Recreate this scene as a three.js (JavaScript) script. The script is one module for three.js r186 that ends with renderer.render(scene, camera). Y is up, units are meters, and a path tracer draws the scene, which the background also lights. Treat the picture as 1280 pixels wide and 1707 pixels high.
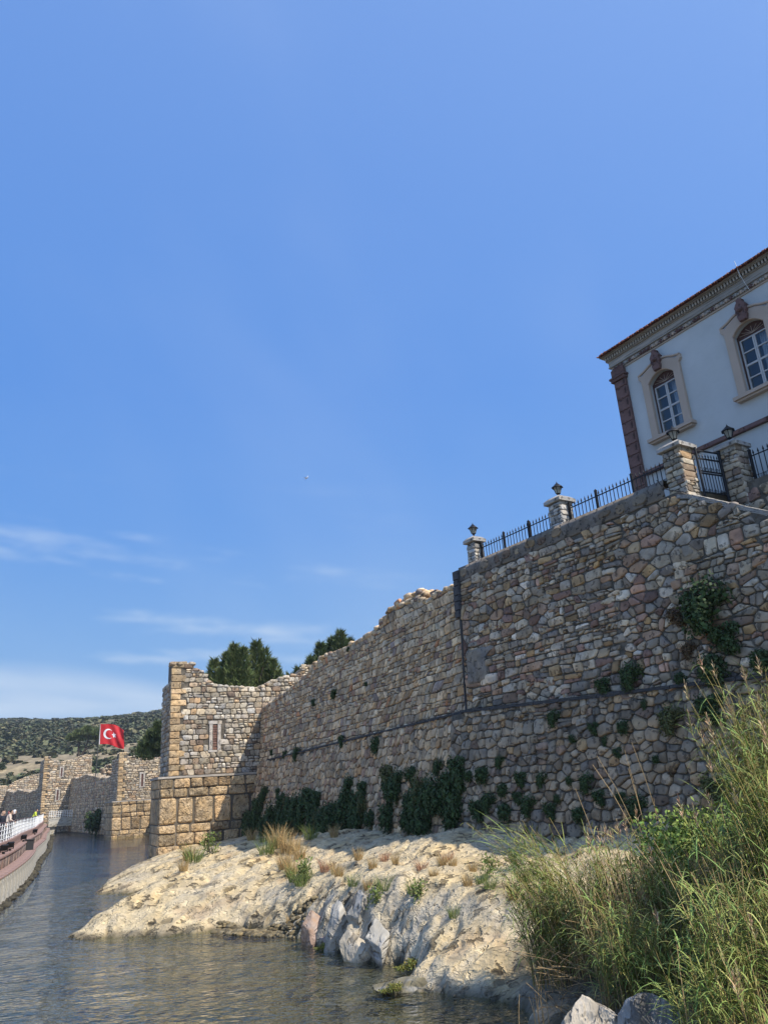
import * as THREE from 'three';
import { ImprovedNoise } from 'three/addons/math/ImprovedNoise.js';
import { mergeGeometries, mergeVertices } from 'three/addons/utils/BufferGeometryUtils.js';
import { MarchingCubes } from 'three/addons/objects/MarchingCubes.js';

// ------------------------------------------------------------------ camera, sky, sun, exposure
const EXPOSURE = 1.5;
const scene = new THREE.Scene();
const camera = new THREE.PerspectiveCamera(67.31, 767 / 1024, 0.1, 3000);
camera.position.set(0, 3.6, 0);
camera.rotation.set(0.3434, 0, -0.066, 'YXZ');
camera.updateMatrixWorld(true);
const renderer = new THREE.WebGLRenderer({ antialias: true });
renderer.setSize(767, 1024);
renderer.toneMapping = THREE.LinearToneMapping;
renderer.toneMappingExposure = EXPOSURE;
renderer.shadowMap.enabled = true;

const SUN = new THREE.Vector3(0.698, 1, 0.50).normalize();
const sun = new THREE.DirectionalLight(new THREE.Color().setRGB(1, 0.93, 0.82), 3.6);
sun.position.copy(SUN).multiplyScalar(120).add(new THREE.Vector3(-10, 0, -40));
sun.target.position.set(-10, 0, -40);
sun.castShadow = true;
sun.shadow.mapSize.set(4096, 4096);
Object.assign(sun.shadow.camera, { left: -110, right: 110, top: 110, bottom: -110, near: 1, far: 400 });
scene.add(sun, sun.target);

const noiseGen = new ImprovedNoise();
const N3 = (x, y, z = 0) => noiseGen.noise(x, y, z);
const fbm = (x, y, z, o = 4) => { let s = 0, a = 0.5, f = 1; for (let i = 0; i < o; i++) { s += a * N3(x * f, y * f, z * f + i * 17.3); a *= 0.5; f *= 2.03; } return s; };
const clamp = (x, a = 0, b = 1) => Math.min(b, Math.max(a, x));
const lerp = (a, b, t) => a + (b - a) * t;
const sstep = (a, b, x) => { const t = clamp((x - a) / (b - a)); return t * t * (3 - 2 * t); };
const toLin = (c) => Math.pow((c / 255 + 0.055) / 1.055, 2.4);

{ // the sky: air and a few thin cirrus streaks low on the left
  const W = 2048, Hh = 1024, data = new Float32Array(W * Hh * 4);
  const stops = [[-90, 150, 182, 216], [0, 150, 184, 220], [4, 146, 184, 224], [10, 124, 172, 228], [18, 99, 155, 227], [28, 86, 144, 223], [42, 87, 141, 219], [60, 92, 141, 216], [90, 92, 136, 210]].map(([e, r, g, b]) => [e, toLin(r), toLin(g), toLin(b)]);
  const d = new THREE.Vector3();
  for (let j = 0; j < Hh; j++) {
    const el = (j + 0.5) / Hh * 180 - 90;
    let k = 0; while (k < stops.length - 2 && stops[k + 1][0] < el) k++;
    const A = stops[k], B = stops[k + 1], t = clamp((el - A[0]) / (B[0] - A[0]));
    for (let i = 0; i < W; i++) {
      const phi = (i + 0.5) / W * Math.PI * 2 - Math.PI;               // equirect: u=0.5 looks to +x
      const ce = Math.cos(el * Math.PI / 180);
      d.set(Math.cos(phi) * ce, Math.sin(el * Math.PI / 180), Math.sin(phi) * ce);
      const g = Math.acos(clamp(d.dot(SUN), -1, 1)) * 180 / Math.PI;
      const glow = 0.85 * Math.exp(-g / 32) + 2.2 * Math.exp(-g / 9);
      let r = lerp(A[1], B[1], t) + glow * 0.8, gg = lerp(A[2], B[2], t) + glow * 0.9, b = lerp(A[3], B[3], t) + glow;
      if (el > 0 && el < 70) {                                        // cirrus, streaked along the azimuth
        const az = Math.atan2(d.x, -d.z) * 180 / Math.PI;
        const e2 = el + az * 0.10;
        let c = 0;
        const st = fbm(az * 0.05 + 3, e2 * 0.42, 1.7, 5) + 0.25 * fbm(az * 0.3, e2 * 1.6, 8.2, 4);
        c += sstep(0.04, 0.5, st) * sstep(24, 12, el) * sstep(6, -14, az) * 0.75;
        c += sstep(4.5, 6.2, e2 + 2.4 + 1.2 * N3(az * 0.08, 3)) * sstep(9.4, 7.6, e2 + 2.4 + 0.8 * N3(az * 0.1, 9)) * (0.55 + 0.6 * fbm(az * 0.12, e2 * 0.9, 4, 4)) * sstep(10, -18, az) ;
        c += 0.10 * sstep(0.0, 0.6, fbm(d.x * 2.2 + d.y, d.y * 1.6, d.z * 1.4, 4) + 0.1);
        c = clamp(c, 0, 0.85);
        r = lerp(r, 0.62 + glow, c); gg = lerp(gg, 0.74 + glow, c); b = lerp(b, 0.90 + glow, c);
      }
      const o = (j * W + i) * 4;
      data[o] = r / EXPOSURE; data[o + 1] = gg / EXPOSURE; data[o + 2] = b / EXPOSURE; data[o + 3] = 1;
    }
  }
  const sky = new THREE.DataTexture(data, W, Hh, THREE.RGBAFormat, THREE.FloatType);
  sky.mapping = THREE.EquirectangularReflectionMapping;
  sky.magFilter = THREE.LinearFilter; sky.minFilter = THREE.LinearFilter; sky.needsUpdate = true;
  scene.background = sky; scene.environment = sky;
}

// ------------------------------------------------------------------ helpers
function rngOf(seed) { let a = seed >>> 0; return () => { a = (a + 0x6D2B79F5) | 0; let t = Math.imul(a ^ (a >>> 15), 1 | a); t = (t + Math.imul(t ^ (t >>> 7), 61 | t)) ^ t; return ((t ^ (t >>> 14)) >>> 0) / 4294967296; }; }
const R = (rng, a, b) => a + (b - a) * rng();
const names = new Map();
const numbered = (n) => { const k = names.get(n) || 0; names.set(n, k + 1); return k ? `${n}_${String(k).padStart(3, '0')}` : n; };
const sh = (m) => { m.castShadow = true; m.receiveShadow = true; return m; };
function mesh(name, geo, mat, parent) { const m = sh(new THREE.Mesh(geo, mat)); m.name = name; parent.add(m); return m; }
function thing(name, label, category, pos = [0, 0, 0], turn = 0, group) {
  const o = new THREE.Group(); o.name = numbered(name); o.position.set(...pos); o.rotation.y = turn;
  o.userData = { kind: 'thing', label, category }; if (group) o.userData.group = group;
  scene.add(o); o.updateMatrixWorld(true); return o;
}
function copyOf(o, label, pos, turn = 0, scale = 1, group) {
  const c = o.clone(); c.name = numbered(o.name.replace(/_\d{3}$/, '')); c.position.set(...pos); c.rotation.set(0, turn, 0);
  if (Array.isArray(scale)) c.scale.set(...scale); else c.scale.setScalar(scale);
  c.userData = { ...o.userData, label }; if (group) c.userData.group = group;
  scene.add(c); return c;
}
function structure(name, geo, mat, label, category) { const m = sh(new THREE.Mesh(geo, mat)); m.name = numbered(name); m.userData = { kind: 'structure', label, category }; scene.add(m); return m; }
const box = (w, h, d, x = 0, y = 0, z = 0) => { const g = new THREE.BoxGeometry(w, h, d); g.translate(x, y, z); return g; };   // centred
function chamferBox(w, h, d, b, x = 0, y = 0, z = 0) {                // box with chamfered edges on the front outline, 44 triangles
  const s = new THREE.Shape(); const hw = w / 2 - b, hh = h / 2 - b;
  s.moveTo(-hw, -hh); s.lineTo(hw, -hh); s.lineTo(hw, hh); s.lineTo(-hw, hh); s.closePath();
  const g = new THREE.ExtrudeGeometry(s, { depth: d - 2 * b, bevelEnabled: true, bevelSize: b, bevelThickness: b, bevelSegments: 1 });
  g.translate(x, y, z - d / 2 + b); return g;
}
function clean(g) { const o = g.index ? g.toNonIndexed() : g; for (const k of Object.keys(o.attributes)) if (!['position', 'normal', 'uv'].includes(k)) o.deleteAttribute(k); return o; }
const merge = (list) => mergeGeometries(list.map(clean), false);
function tube(pts, r, seg = 12, rad = 6) { return new THREE.TubeGeometry(new THREE.CatmullRomCurve3(pts.map((p) => new THREE.Vector3(...p))), seg, r, rad, false); }
function bar(a, b, r, rad = 6, r2 = r) {
  const A = new THREE.Vector3(...a), B = new THREE.Vector3(...b), g = new THREE.CylinderGeometry(r2, r, A.distanceTo(B), rad, 1);
  g.applyQuaternion(new THREE.Quaternion().setFromUnitVectors(new THREE.Vector3(0, 1, 0), B.clone().sub(A).normalize()));
  const m = A.add(B).multiplyScalar(0.5); g.translate(m.x, m.y, m.z); return g;
}
function squareBar(a, b, w) { const g = bar(a, b, w * 0.7071, 4); return g; }

// periodic noise textures
function pnoise(seed, P) { const r = rngOf(seed), t = new Float32Array(P * P); for (let i = 0; i < t.length; i++) t[i] = r(); return (x, y) => { const xi = Math.floor(x), yi = Math.floor(y), fx = x - xi, fy = y - yi, u = fx * fx * (3 - 2 * fx), v = fy * fy * (3 - 2 * fy), m = (a) => ((a % P) + P) % P; const a = t[m(yi) * P + m(xi)], b = t[m(yi) * P + m(xi + 1)], c = t[m(yi + 1) * P + m(xi)], d = t[m(yi + 1) * P + m(xi + 1)]; return lerp(lerp(a, b, u), lerp(c, d, u), v); }; }
function pfbm(seed, base, oct) { const ns = []; for (let i = 0; i < oct; i++) ns.push(pnoise(seed + i * 31, base << i)); return (u, v) => { let s = 0, a = 0.5, tot = 0; for (let i = 0; i < oct; i++) { s += a * ns[i](u * (base << i), v * (base << i)); tot += a; a *= 0.55; } return s / tot; }; }
function texture(n, fn, srgb, rep) {
  const d = new Uint8Array(n * n * 4);
  for (let j = 0; j < n; j++) for (let i = 0; i < n; i++) { const c = fn(i / n, j / n), o = (j * n + i) * 4; d[o] = clamp(c[0]) * 255; d[o + 1] = clamp(c[1]) * 255; d[o + 2] = clamp(c[2]) * 255; d[o + 3] = 255; }
  const t = new THREE.DataTexture(d, n, n, THREE.RGBAFormat); t.wrapS = t.wrapT = THREE.RepeatWrapping; t.magFilter = THREE.LinearFilter; t.minFilter = THREE.LinearMipmapLinearFilter; t.generateMipmaps = true;
  if (srgb) t.colorSpace = THREE.SRGBColorSpace; t.repeat.set(rep, rep); t.needsUpdate = true; return t;
}
const g1 = (v) => [v, v, v];
const pW1 = pfbm(211, 6, 4), pW2 = pfbm(223, 20, 3), pW3 = pfbm(239, 56, 2);
const fA = pfbm(11, 4, 7), fB = pfbm(47, 8, 6), fC = pfbm(91, 16, 5), fD = pfbm(131, 3, 7);
const pit = (u, v) => { const p = fC(u, v); return sstep(0.60, 0.72, p); };
const stoneCol = texture(512, (u, v) => { const a = fA(u, v), b = fB(u, v), k = 0.86 + 0.34 * (a - 0.5) + 0.36 * (b - 0.5) - 0.26 * pit(u, v); const w = (fD(u, v) - 0.5) * 0.16; return [k + w * 0.5, k, k - w]; }, true, 0.7);
const stoneBump = texture(512, (u, v) => g1(0.5 + 0.9 * (fA(u, v) - 0.5) + 0.5 * (fB(u, v) - 0.5) - 0.35 * pit(u, v)), false, 0.7);
const rockCol = texture(1024, (u, v) => { const a = fA(u, v), b = fC(u, v), c = fD(u, v); const k = 0.90 + 0.34 * (a - 0.5) + 0.36 * (b - 0.5) - 0.45 * sstep(0.57, 0.64, b) * sstep(0.42, 0.56, c) - 0.25 * sstep(0.6, 0.7, fB(u, v)); const w = (c - 0.5) * 0.25; return [k + w * 0.3, k, k - w * 0.7]; }, true, 0.33);
const rockBump = texture(1024, (u, v) => g1(0.5 + 0.8 * (fA(u, v) - 0.5) + 0.55 * (fC(u, v) - 0.5) - 0.3 * sstep(0.56, 0.66, fC(u, v)) - 0.4 * sstep(0.56, 0.68, fB(u, v))), false, 0.33);
const plasterCol = texture(512, (u, v) => { const k = 0.93 + 0.10 * (fD(u, v) - 0.5) + 0.06 * (fB(u, v) - 0.5); return [k, k, k - 0.02 * fA(u, v)]; }, true, 0.25);
const plasterBump = texture(512, (u, v) => g1(0.5 + 0.6 * (fC(u, v) - 0.5) + 0.4 * (fA(u, v) - 0.5)), false, 0.4);
const dirtCol = texture(512, (u, v) => { const k = 0.8 + 0.5 * (fA(u, v) - 0.5) + 0.4 * (fC(u, v) - 0.5); return [k, k, k]; }, true, 0.4);

const rgb = (r, g, b) => new THREE.Color().setRGB(r, g, b);
const M = {
  stone: new THREE.MeshStandardMaterial({ vertexColors: true, map: stoneCol, bumpMap: stoneBump, bumpScale: 0.035, roughness: 0.95 }),
  ashlar: new THREE.MeshStandardMaterial({ vertexColors: true, map: stoneCol, bumpMap: rockBump, bumpScale: 0.22, roughness: 0.97 }),
  mortar: new THREE.MeshStandardMaterial({ color: rgb(0.20, 0.17, 0.13), map: dirtCol, bumpMap: stoneBump, bumpScale: 0.05, roughness: 1 }),
  rock: new THREE.MeshStandardMaterial({ vertexColors: true, map: rockCol, bumpMap: rockBump, bumpScale: 0.16, roughness: 0.97 }),
  boulder: new THREE.MeshStandardMaterial({ vertexColors: true, map: rockCol, bumpMap: rockBump, bumpScale: 0.14, roughness: 0.95 }),
  iron: new THREE.MeshStandardMaterial({ color: rgb(0.012, 0.012, 0.014), roughness: 0.55, metalness: 0.3 }),
  plaster: new THREE.MeshStandardMaterial({ color: rgb(0.66, 0.665, 0.65), map: plasterCol, bumpMap: plasterBump, bumpScale: 0.01, roughness: 0.95 }),
  trim: new THREE.MeshStandardMaterial({ color: rgb(0.60, 0.46, 0.36), map: plasterCol, bumpMap: plasterBump, bumpScale: 0.012, roughness: 0.9 }),
  cream: new THREE.MeshStandardMaterial({ color: rgb(0.62, 0.54, 0.44), map: stoneCol, bumpMap: stoneBump, bumpScale: 0.015, roughness: 0.9 }),
  andesite: new THREE.MeshStandardMaterial({ color: rgb(0.24, 0.13, 0.105), map: stoneCol, bumpMap: stoneBump, bumpScale: 0.015, roughness: 0.92 }),
  tile: new THREE.MeshStandardMaterial({ color: rgb(0.30, 0.10, 0.06), map: dirtCol, roughness: 0.9 }),
  tile2: new THREE.MeshStandardMaterial({ color: rgb(0.22, 0.075, 0.05), map: dirtCol, roughness: 0.9 }),
  winFrame: new THREE.MeshStandardMaterial({ color: rgb(0.09, 0.04, 0.03), roughness: 0.6 }),
  white: new THREE.MeshStandardMaterial({ color: rgb(0.78, 0.78, 0.76), roughness: 0.5 }),
  greyWhite: new THREE.MeshStandardMaterial({ color: rgb(0.52, 0.50, 0.47), roughness: 0.6 }),
  curtain: new THREE.MeshStandardMaterial({ color: rgb(0.5, 0.5, 0.5), roughness: 1, side: THREE.DoubleSide }),
  glass: new THREE.MeshPhysicalMaterial({ color: rgb(0.9, 0.93, 0.95), transmission: 1, thickness: 0, roughness: 0.03, ior: 1.5 }),
  lampGlass: new THREE.MeshPhysicalMaterial({ color: rgb(0.75, 0.72, 0.6), transmission: 0.7, thickness: 0, roughness: 0.5, ior: 1.5 }),
  dark: new THREE.MeshStandardMaterial({ color: rgb(0.03, 0.03, 0.032), roughness: 0.9 }),
  slate: new THREE.MeshStandardMaterial({ color: rgb(0.10, 0.095, 0.092), map: stoneCol, bumpMap: stoneBump, bumpScale: 0.03, roughness: 0.95 }),
  coping: new THREE.MeshStandardMaterial({ color: rgb(0.50, 0.46, 0.40), map: stoneCol, bumpMap: stoneBump, bumpScale: 0.03, roughness: 0.95 }),
  render: new THREE.MeshStandardMaterial({ color: rgb(0.27, 0.225, 0.175), map: stoneCol, bumpMap: stoneBump, bumpScale: 0.04, roughness: 0.97 }),
  concrete: new THREE.MeshStandardMaterial({ color: rgb(0.68, 0.62, 0.50), map: stoneCol, bumpMap: plasterBump, bumpScale: 0.02, roughness: 0.9 }),
  pinkstone: new THREE.MeshStandardMaterial({ color: rgb(0.46, 0.29, 0.23), map: stoneCol, bumpMap: stoneBump, bumpScale: 0.015, roughness: 0.9 }),
  soil: new THREE.MeshStandardMaterial({ color: rgb(0.26, 0.20, 0.12), map: dirtCol, roughness: 1 }),
  bark: new THREE.MeshStandardMaterial({ color: rgb(0.11, 0.08, 0.06), map: dirtCol, bumpMap: rockBump, bumpScale: 0.05, roughness: 1 }),
};
const leafMat = (r, g, b, tr = 0) => tr ? new THREE.MeshPhysicalMaterial({ vertexColors: true, color: rgb(r, g, b), roughness: 0.9, transmission: tr, thickness: 0, side: THREE.DoubleSide }) : new THREE.MeshStandardMaterial({ vertexColors: true, color: rgb(r, g, b), roughness: 0.75, side: THREE.DoubleSide });

const icos = [0, 1, 2, 3, 4, 5].map((d) => { let g = new THREE.IcosahedronGeometry(1, [0, 1, 2, 6, 12, 24][d]); g.deleteAttribute('normal'); g.deleteAttribute('uv'); g = mergeVertices(g, 1e-4); return { p: g.attributes.position.array, i: Array.from(g.index.array) }; });

// ------------------------------------------------------------------ masonry
// A geometry collector with positions, uv and vertex colours
class Geo {
  constructor() { this.p = []; this.u = []; this.c = []; this.i = []; }
  v(x, y, z, u, w, c) { this.p.push(x, y, z); this.u.push(u, w); this.c.push(c[0], c[1], c[2]); return this.p.length / 3 - 1; }
  t(a, b, c) { this.i.push(a, b, c); }
  q(a, b, c, d) { this.i.push(a, b, c, a, c, d); }
  build(flat) { const g = new THREE.BufferGeometry(); g.setAttribute('position', new THREE.Float32BufferAttribute(this.p, 3)); g.setAttribute('uv', new THREE.Float32BufferAttribute(this.u, 2)); g.setAttribute('color', new THREE.Float32BufferAttribute(this.c, 3)); g.setIndex(this.i); if (flat) { const n = g.toNonIndexed(); n.computeVertexNormals(); return n; } g.computeVertexNormals(); return g; }
}
function rowCells(u0, u1, y0, y1, o, rng) {
  const ys = [y0]; while (ys[ys.length - 1] < y1) ys.push(ys[ys.length - 1] + R(rng, ...o.h));
  const B = (k, u) => ys[k] + (k === 0 ? 0 : o.wave * N3(u * 0.45, k * 3.71, o.seed || 0) + o.wave * 0.6 * N3(u * 1.3, k * 5.1, 9));
  const out = [];
  for (let k = 0; k < ys.length - 1; k++) {
    const h = ys[k + 1] - ys[k]; let jb = u0, jt = u0;
    while (jb < u1 - 0.06) {
      let w = h * R(rng, ...o.asp); if (rng() < 0.12) w *= 0.55;
      let nb = jb + w + R(rng, -0.1, 0.1) * h, nt = jt + w + R(rng, -0.1, 0.1) * h;
      nb = Math.max(nb, jb + 0.3 * h); nt = Math.max(nt, jt + 0.3 * h);
      if (nb > u1 - 0.1) nb = u1; if (nt > u1 - 0.1 || nb === u1) nt = u1;
      const q = [[jb, B(k, jb)], [nb, B(k, nb)], [nt, B(k + 1, nt)], [jt, B(k + 1, jt)]];
      const r = rng();
      if (r < o.split && h > 0.16) { const m = R(rng, 0.35, 0.65), L = [lerp(q[0][0], q[3][0], m), lerp(q[0][1], q[3][1], m)], Rr = [lerp(q[1][0], q[2][0], m + R(rng, -.1, .1)), lerp(q[1][1], q[2][1], m + R(rng, -.1, .1))]; out.push([q[0], q[1], Rr, L], [L, Rr, q[2], q[3]]); }
      else if (r < o.split * 1.5 && w > 1.2 * h) { const m = R(rng, 0.4, 0.6), a = [lerp(q[0][0], q[1][0], m), lerp(q[0][1], q[1][1], m)], b = [lerp(q[3][0], q[2][0], m), lerp(q[3][1], q[2][1], m)]; const c = [lerp(a[0], b[0], .5), lerp(a[1], b[1], .5)], d = [lerp(q[1][0], q[2][0], .5), lerp(q[1][1], q[2][1], .5)]; out.push([q[0], a, b, q[3]], [a, q[1], d, c], [c, d, q[2], b]); }
      else out.push(q);
      jb = nb; jt = nt;
    }
  }
  return out.map((q) => q.map(([a, b]) => [a + R(rng, -o.jit, o.jit), b + R(rng, -o.jit, o.jit)]));
}
function voronoiCells(u0, u1, y0, y1, o, rng) {                       // irregular rubble: stones of rows that lost their order
  const sy = o.sy || 1.45, seeds = []; let y = y0;
  while (y < y1) { const h = R(rng, ...o.h); let u = u0 - 0.3 + rng() * 0.3; while (u < u1 + 0.3) { const w = h * R(rng, ...o.asp); seeds.push([u + w / 2 + R(rng, -.18, .18) * w, (y + h / 2 + R(rng, -o.mess, o.mess) * h + o.wave * N3(u * .4, y * .3, 5)) * sy]); if (rng() < o.small) seeds.push([u + w * rng(), (y + h * R(rng, .2, .9)) * sy]); u += w; } y += h; }
  const cell = 0.7, grid = new Map(), key = (a, b) => `${a},${b}`;
  seeds.forEach((s, i) => { const k = key(Math.floor(s[0] / cell), Math.floor(s[1] / cell)); if (!grid.has(k)) grid.set(k, []); grid.get(k).push(i); });
  const out = [];
  for (const s of seeds) {
    const cx = Math.floor(s[0] / cell), cy = Math.floor(s[1] / cell); const near = [];
    for (let a = -2; a <= 2; a++) for (let b = -2; b <= 2; b++) for (const i of grid.get(key(cx + a, cy + b)) || []) if (seeds[i] !== s) near.push(seeds[i]);
    near.sort((p, q) => (p[0] - s[0]) ** 2 + (p[1] - s[1]) ** 2 - (q[0] - s[0]) ** 2 - (q[1] - s[1]) ** 2);
    let poly = [[s[0] - .9, s[1] - .9], [s[0] + .9, s[1] - .9], [s[0] + .9, s[1] + .9], [s[0] - .9, s[1] + .9]];
    for (const n of near.slice(0, 18)) { const mx = (s[0] + n[0]) / 2, my = (s[1] + n[1]) / 2, dx = n[0] - s[0], dy = n[1] - s[1], f = (p) => (p[0] - mx) * dx + (p[1] - my) * dy, np = []; for (let i = 0; i < poly.length; i++) { const p = poly[i], q = poly[(i + 1) % poly.length], a = f(p), b = f(q); if (a <= 0) np.push(p); if ((a < 0 && b > 0) || (a > 0 && b < 0)) { const t = a / (a - b); np.push([lerp(p[0], q[0], t), lerp(p[1], q[1], t)]); } } poly = np; if (poly.length < 3) break; }
    if (poly.length < 3) continue;
    // clamp to the wall's ends, drop very short edges
    poly = poly.map((p) => [clamp(p[0], u0, u1), p[1] / sy]);
    poly = poly.filter((p, i) => { const q = poly[(i + 1) % poly.length]; return Math.hypot(p[0] - q[0], p[1] - q[1]) > 0.035; });
    if (poly.length >= 3) out.push(poly);
  }
  return out;
}
function centroid(p) { let a = 0, x = 0, y = 0; for (let i = 0; i < p.length; i++) { const q = p[(i + 1) % p.length], k = p[i][0] * q[1] - q[0] * p[i][1]; a += k; x += (p[i][0] + q[0]) * k; y += (p[i][1] + q[1]) * k; } return a ? [x / (3 * a), y / (3 * a), Math.abs(a / 2)] : [p[0][0], p[0][1], 0]; }
// one stone: outline, rounded edge ring, uneven face
function addStone(G, poly, map, s, rng) {
  const [cx, cy, area] = centroid(poly), rad = Math.sqrt(area / Math.PI);
  if (rad < 0.03) return;
  let pts = [];
  const cut = s.round ?? 0.2;
  for (let i = 0; i < poly.length; i++) { const p = poly[i], q = poly[(i + 1) % poly.length]; const L = Math.hypot(p[0] - q[0], p[1] - q[1]); if (L < 0.1 && poly.length > 5) { pts.push([lerp(p[0], q[0], .5), lerp(p[1], q[1], .5)]); continue; } pts.push([lerp(p[0], q[0], cut), lerp(p[1], q[1], cut)], [lerp(p[0], q[0], 1 - cut), lerp(p[1], q[1], 1 - cut)]); }
  const k0 = clamp(1 - s.gap / rad, 0.5, 1), n = pts.length, jit = s.rough * rad;
  const h = s.h * R(rng, 0.55, 1.3), tilt = R(rng, -.3, .3) * h / rad, tilt2 = R(rng, -.3, .3) * h / rad, uo = rng() * 7, vo = rng() * 7, c = s.col(rng, cx, cy);
  const rings = s.lite ? [[1, -0.04], [0.86, 0.85]] : [[1, -0.04], [0.955, 0.62], [0.80, 1]];
  const idx = [];
  for (const [sc, dh] of rings) {
    const ring = [];
    for (const p of pts) {
      const j = dh < 0 ? 0 : R(rng, -jit, jit), x = cx + (p[0] - cx) * k0 * sc + j, y = cy + (p[1] - cy) * k0 * sc + R(rng, -jit, jit) * (dh < 0 ? 0 : 1);
      const d = dh < 0 ? -0.04 : h * dh + ((x - cx) * tilt + (y - cy) * tilt2) + (dh >= 0.85 ? R(rng, -.16, .16) * h : 0);
      const m = map(x, y, Math.max(d, -0.04)), b = 1 + R(rng, -.05, .05);
      ring.push(G.v(m[0], m[1], m[2], x + uo, y + vo, [c[0] * b, c[1] * b, c[2] * b]));
    }
    idx.push(ring);
  }
  const m = map(cx + R(rng, -.2, .2) * rad, cy + R(rng, -.2, .2) * rad, h * R(rng, .9, 1.15)), C = G.v(m[0], m[1], m[2], cx + uo, cy + vo, c);
  for (let r = 0; r < idx.length - 1; r++) for (let i = 0; i < n; i++) { const j = (i + 1) % n; G.q(idx[r][i], idx[r][j], idx[r + 1][j], idx[r + 1][i]); }
  const last = idx[idx.length - 1]; for (let i = 0; i < n; i++) G.t(last[i], last[(i + 1) % n], C);
}
function ccw(p) { let a = 0; for (let i = 0; i < p.length; i++) { const q = p[(i + 1) % p.length]; a += p[i][0] * q[1] - q[0] * p[i][1]; } return a < 0 ? p.slice().reverse() : p; }
const pickCol = (pal) => { const tot = pal.reduce((a, p) => a + p[3], 0); return (rng) => { let r = rng() * tot, c = pal[0]; for (const p of pal) { if ((r -= p[3]) <= 0) { c = p; break; } } const b = (0.62 + 0.72 * Math.pow(rng(), 0.9)) * 1.36, w = R(rng, -.04, .04); return [c[0] * b * (1 + w), c[1] * b, c[2] * b * (1 - w)]; }; };
const PAL = {
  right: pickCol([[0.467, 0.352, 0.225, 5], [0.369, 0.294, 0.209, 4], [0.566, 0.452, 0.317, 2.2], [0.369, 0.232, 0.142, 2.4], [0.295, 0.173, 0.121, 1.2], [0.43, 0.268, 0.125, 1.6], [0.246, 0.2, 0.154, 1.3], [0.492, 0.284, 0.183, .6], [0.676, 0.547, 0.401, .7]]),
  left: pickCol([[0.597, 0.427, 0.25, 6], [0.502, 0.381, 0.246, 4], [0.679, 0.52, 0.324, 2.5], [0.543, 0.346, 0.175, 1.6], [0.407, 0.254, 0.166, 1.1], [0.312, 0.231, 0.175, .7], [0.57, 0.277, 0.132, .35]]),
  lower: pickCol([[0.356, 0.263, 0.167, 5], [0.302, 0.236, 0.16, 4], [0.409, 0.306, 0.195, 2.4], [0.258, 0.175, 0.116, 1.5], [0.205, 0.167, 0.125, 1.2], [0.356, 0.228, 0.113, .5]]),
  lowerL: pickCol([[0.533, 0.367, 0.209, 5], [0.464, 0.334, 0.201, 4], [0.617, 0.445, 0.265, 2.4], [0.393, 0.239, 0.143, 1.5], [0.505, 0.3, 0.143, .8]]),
  tower: pickCol([[.42, .34, .235, 5], [.39, .335, .265, 3], [.47, .40, .30, 3], [.36, .26, .17, 1.6], [.27, .19, .13, .9], [.50, .33, .18, .8], [.54, .47, .37, 1]]),
  ashlar: pickCol([[.49, .335, .18, 4], [.45, .32, .18, 3], [.52, .365, .20, 2]]),
  far: pickCol([[0.488, 0.375, 0.244, 5], [0.445, 0.365, 0.267, 3], [0.551, 0.44, 0.304, 2], [0.403, 0.28, 0.175, 1.5]]),
};
const inView = (w) => { const p = w.clone().project(camera); return p.z < 1 && Math.abs(p.x) < 1.02 && Math.abs(p.y) < 1.02; };
const tmpV = new THREE.Vector3();
// stones of a facade: the 300 that show largest become parts, the rest one part
function lay(group, jobs, most = 300) {
  group.updateMatrixWorld(true);
  const all = [];
  for (const j of jobs) for (const p of j.cells) { const poly = ccw(p), c = centroid(poly); if (c[2] < 0.004 || (j.keep && !j.keep(c[0], c[1]))) continue; const m = j.map(c[0], c[1], 0); tmpV.set(...m).applyMatrix4(group.matrixWorld); const d = tmpV.distanceTo(camera.position); all.push({ poly, j, big: inView(tmpV) ? c[2] / (d * d) : 0, rough: j.style }); }
  all.sort((a, b) => b.big - a.big);
  const rest = new Geo();
  all.forEach((s, i) => {
    const rng = rngOf(Math.floor(Math.abs(s.poly[0][0] * 7919 + s.poly[0][1] * 104729) * 37) + i);
    if (i < most && s.big > 0) { const g = new Geo(); addStone(g, s.poly, s.j.map, s.j.style, rng); if (g.i.length) mesh('stone', g.build(), M.stone, group); }
    else addStone(rest, s.poly, s.j.map, { ...s.j.style, lite: s.j.style.lite ?? (s.big < 5e-5) }, rng);
  });
  if (rest.i.length) { const m = mesh('smaller_stones', rest.build(), M.stone, group); m.userData.kind = 'stuff'; }
}
// the wall's mortar body: a slab that follows the same face and top
function core(name, group, u0, u1, yb, yt, off, thick, mat = M.mortar, du = 0.5, dy = 0.5, sink = 0.0) {
  const G = new Geo(), nu = Math.max(1, Math.round((u1 - u0) / du)), ny = 70, w = [1, 1, 1];
  const col = [];
  for (let i = 0; i <= nu; i++) { const u = lerp(u0, u1, i / nu), b = yb(u), t = yt(u) - sink, c = []; for (let j = 0; j <= ny; j++) { const y = lerp(b, t, j / ny), z = off(y, u); c.push(G.v(u, y, z, u, y, w)); } c.push(G.v(u, t, -thick, u, t + thick, w)); c.push(G.v(u, b, -thick, u, t + thick + (t - b), w)); col.push(c); }
  const m = ny + 3;
  for (let i = 0; i < nu; i++) for (let j = 0; j < m; j++) { const k = (j + 1) % m; G.q(col[i][j], col[i + 1][j], col[i + 1][k], col[i][k]); }
  for (let j = 0; j < m - 2; j++) { G.t(col[0][m - 1], col[0][j], col[0][j + 1]); G.t(col[nu][m - 1], col[nu][j + 1], col[nu][j]); }
  return mesh(name, G.build(true), mat, group);
}

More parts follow.
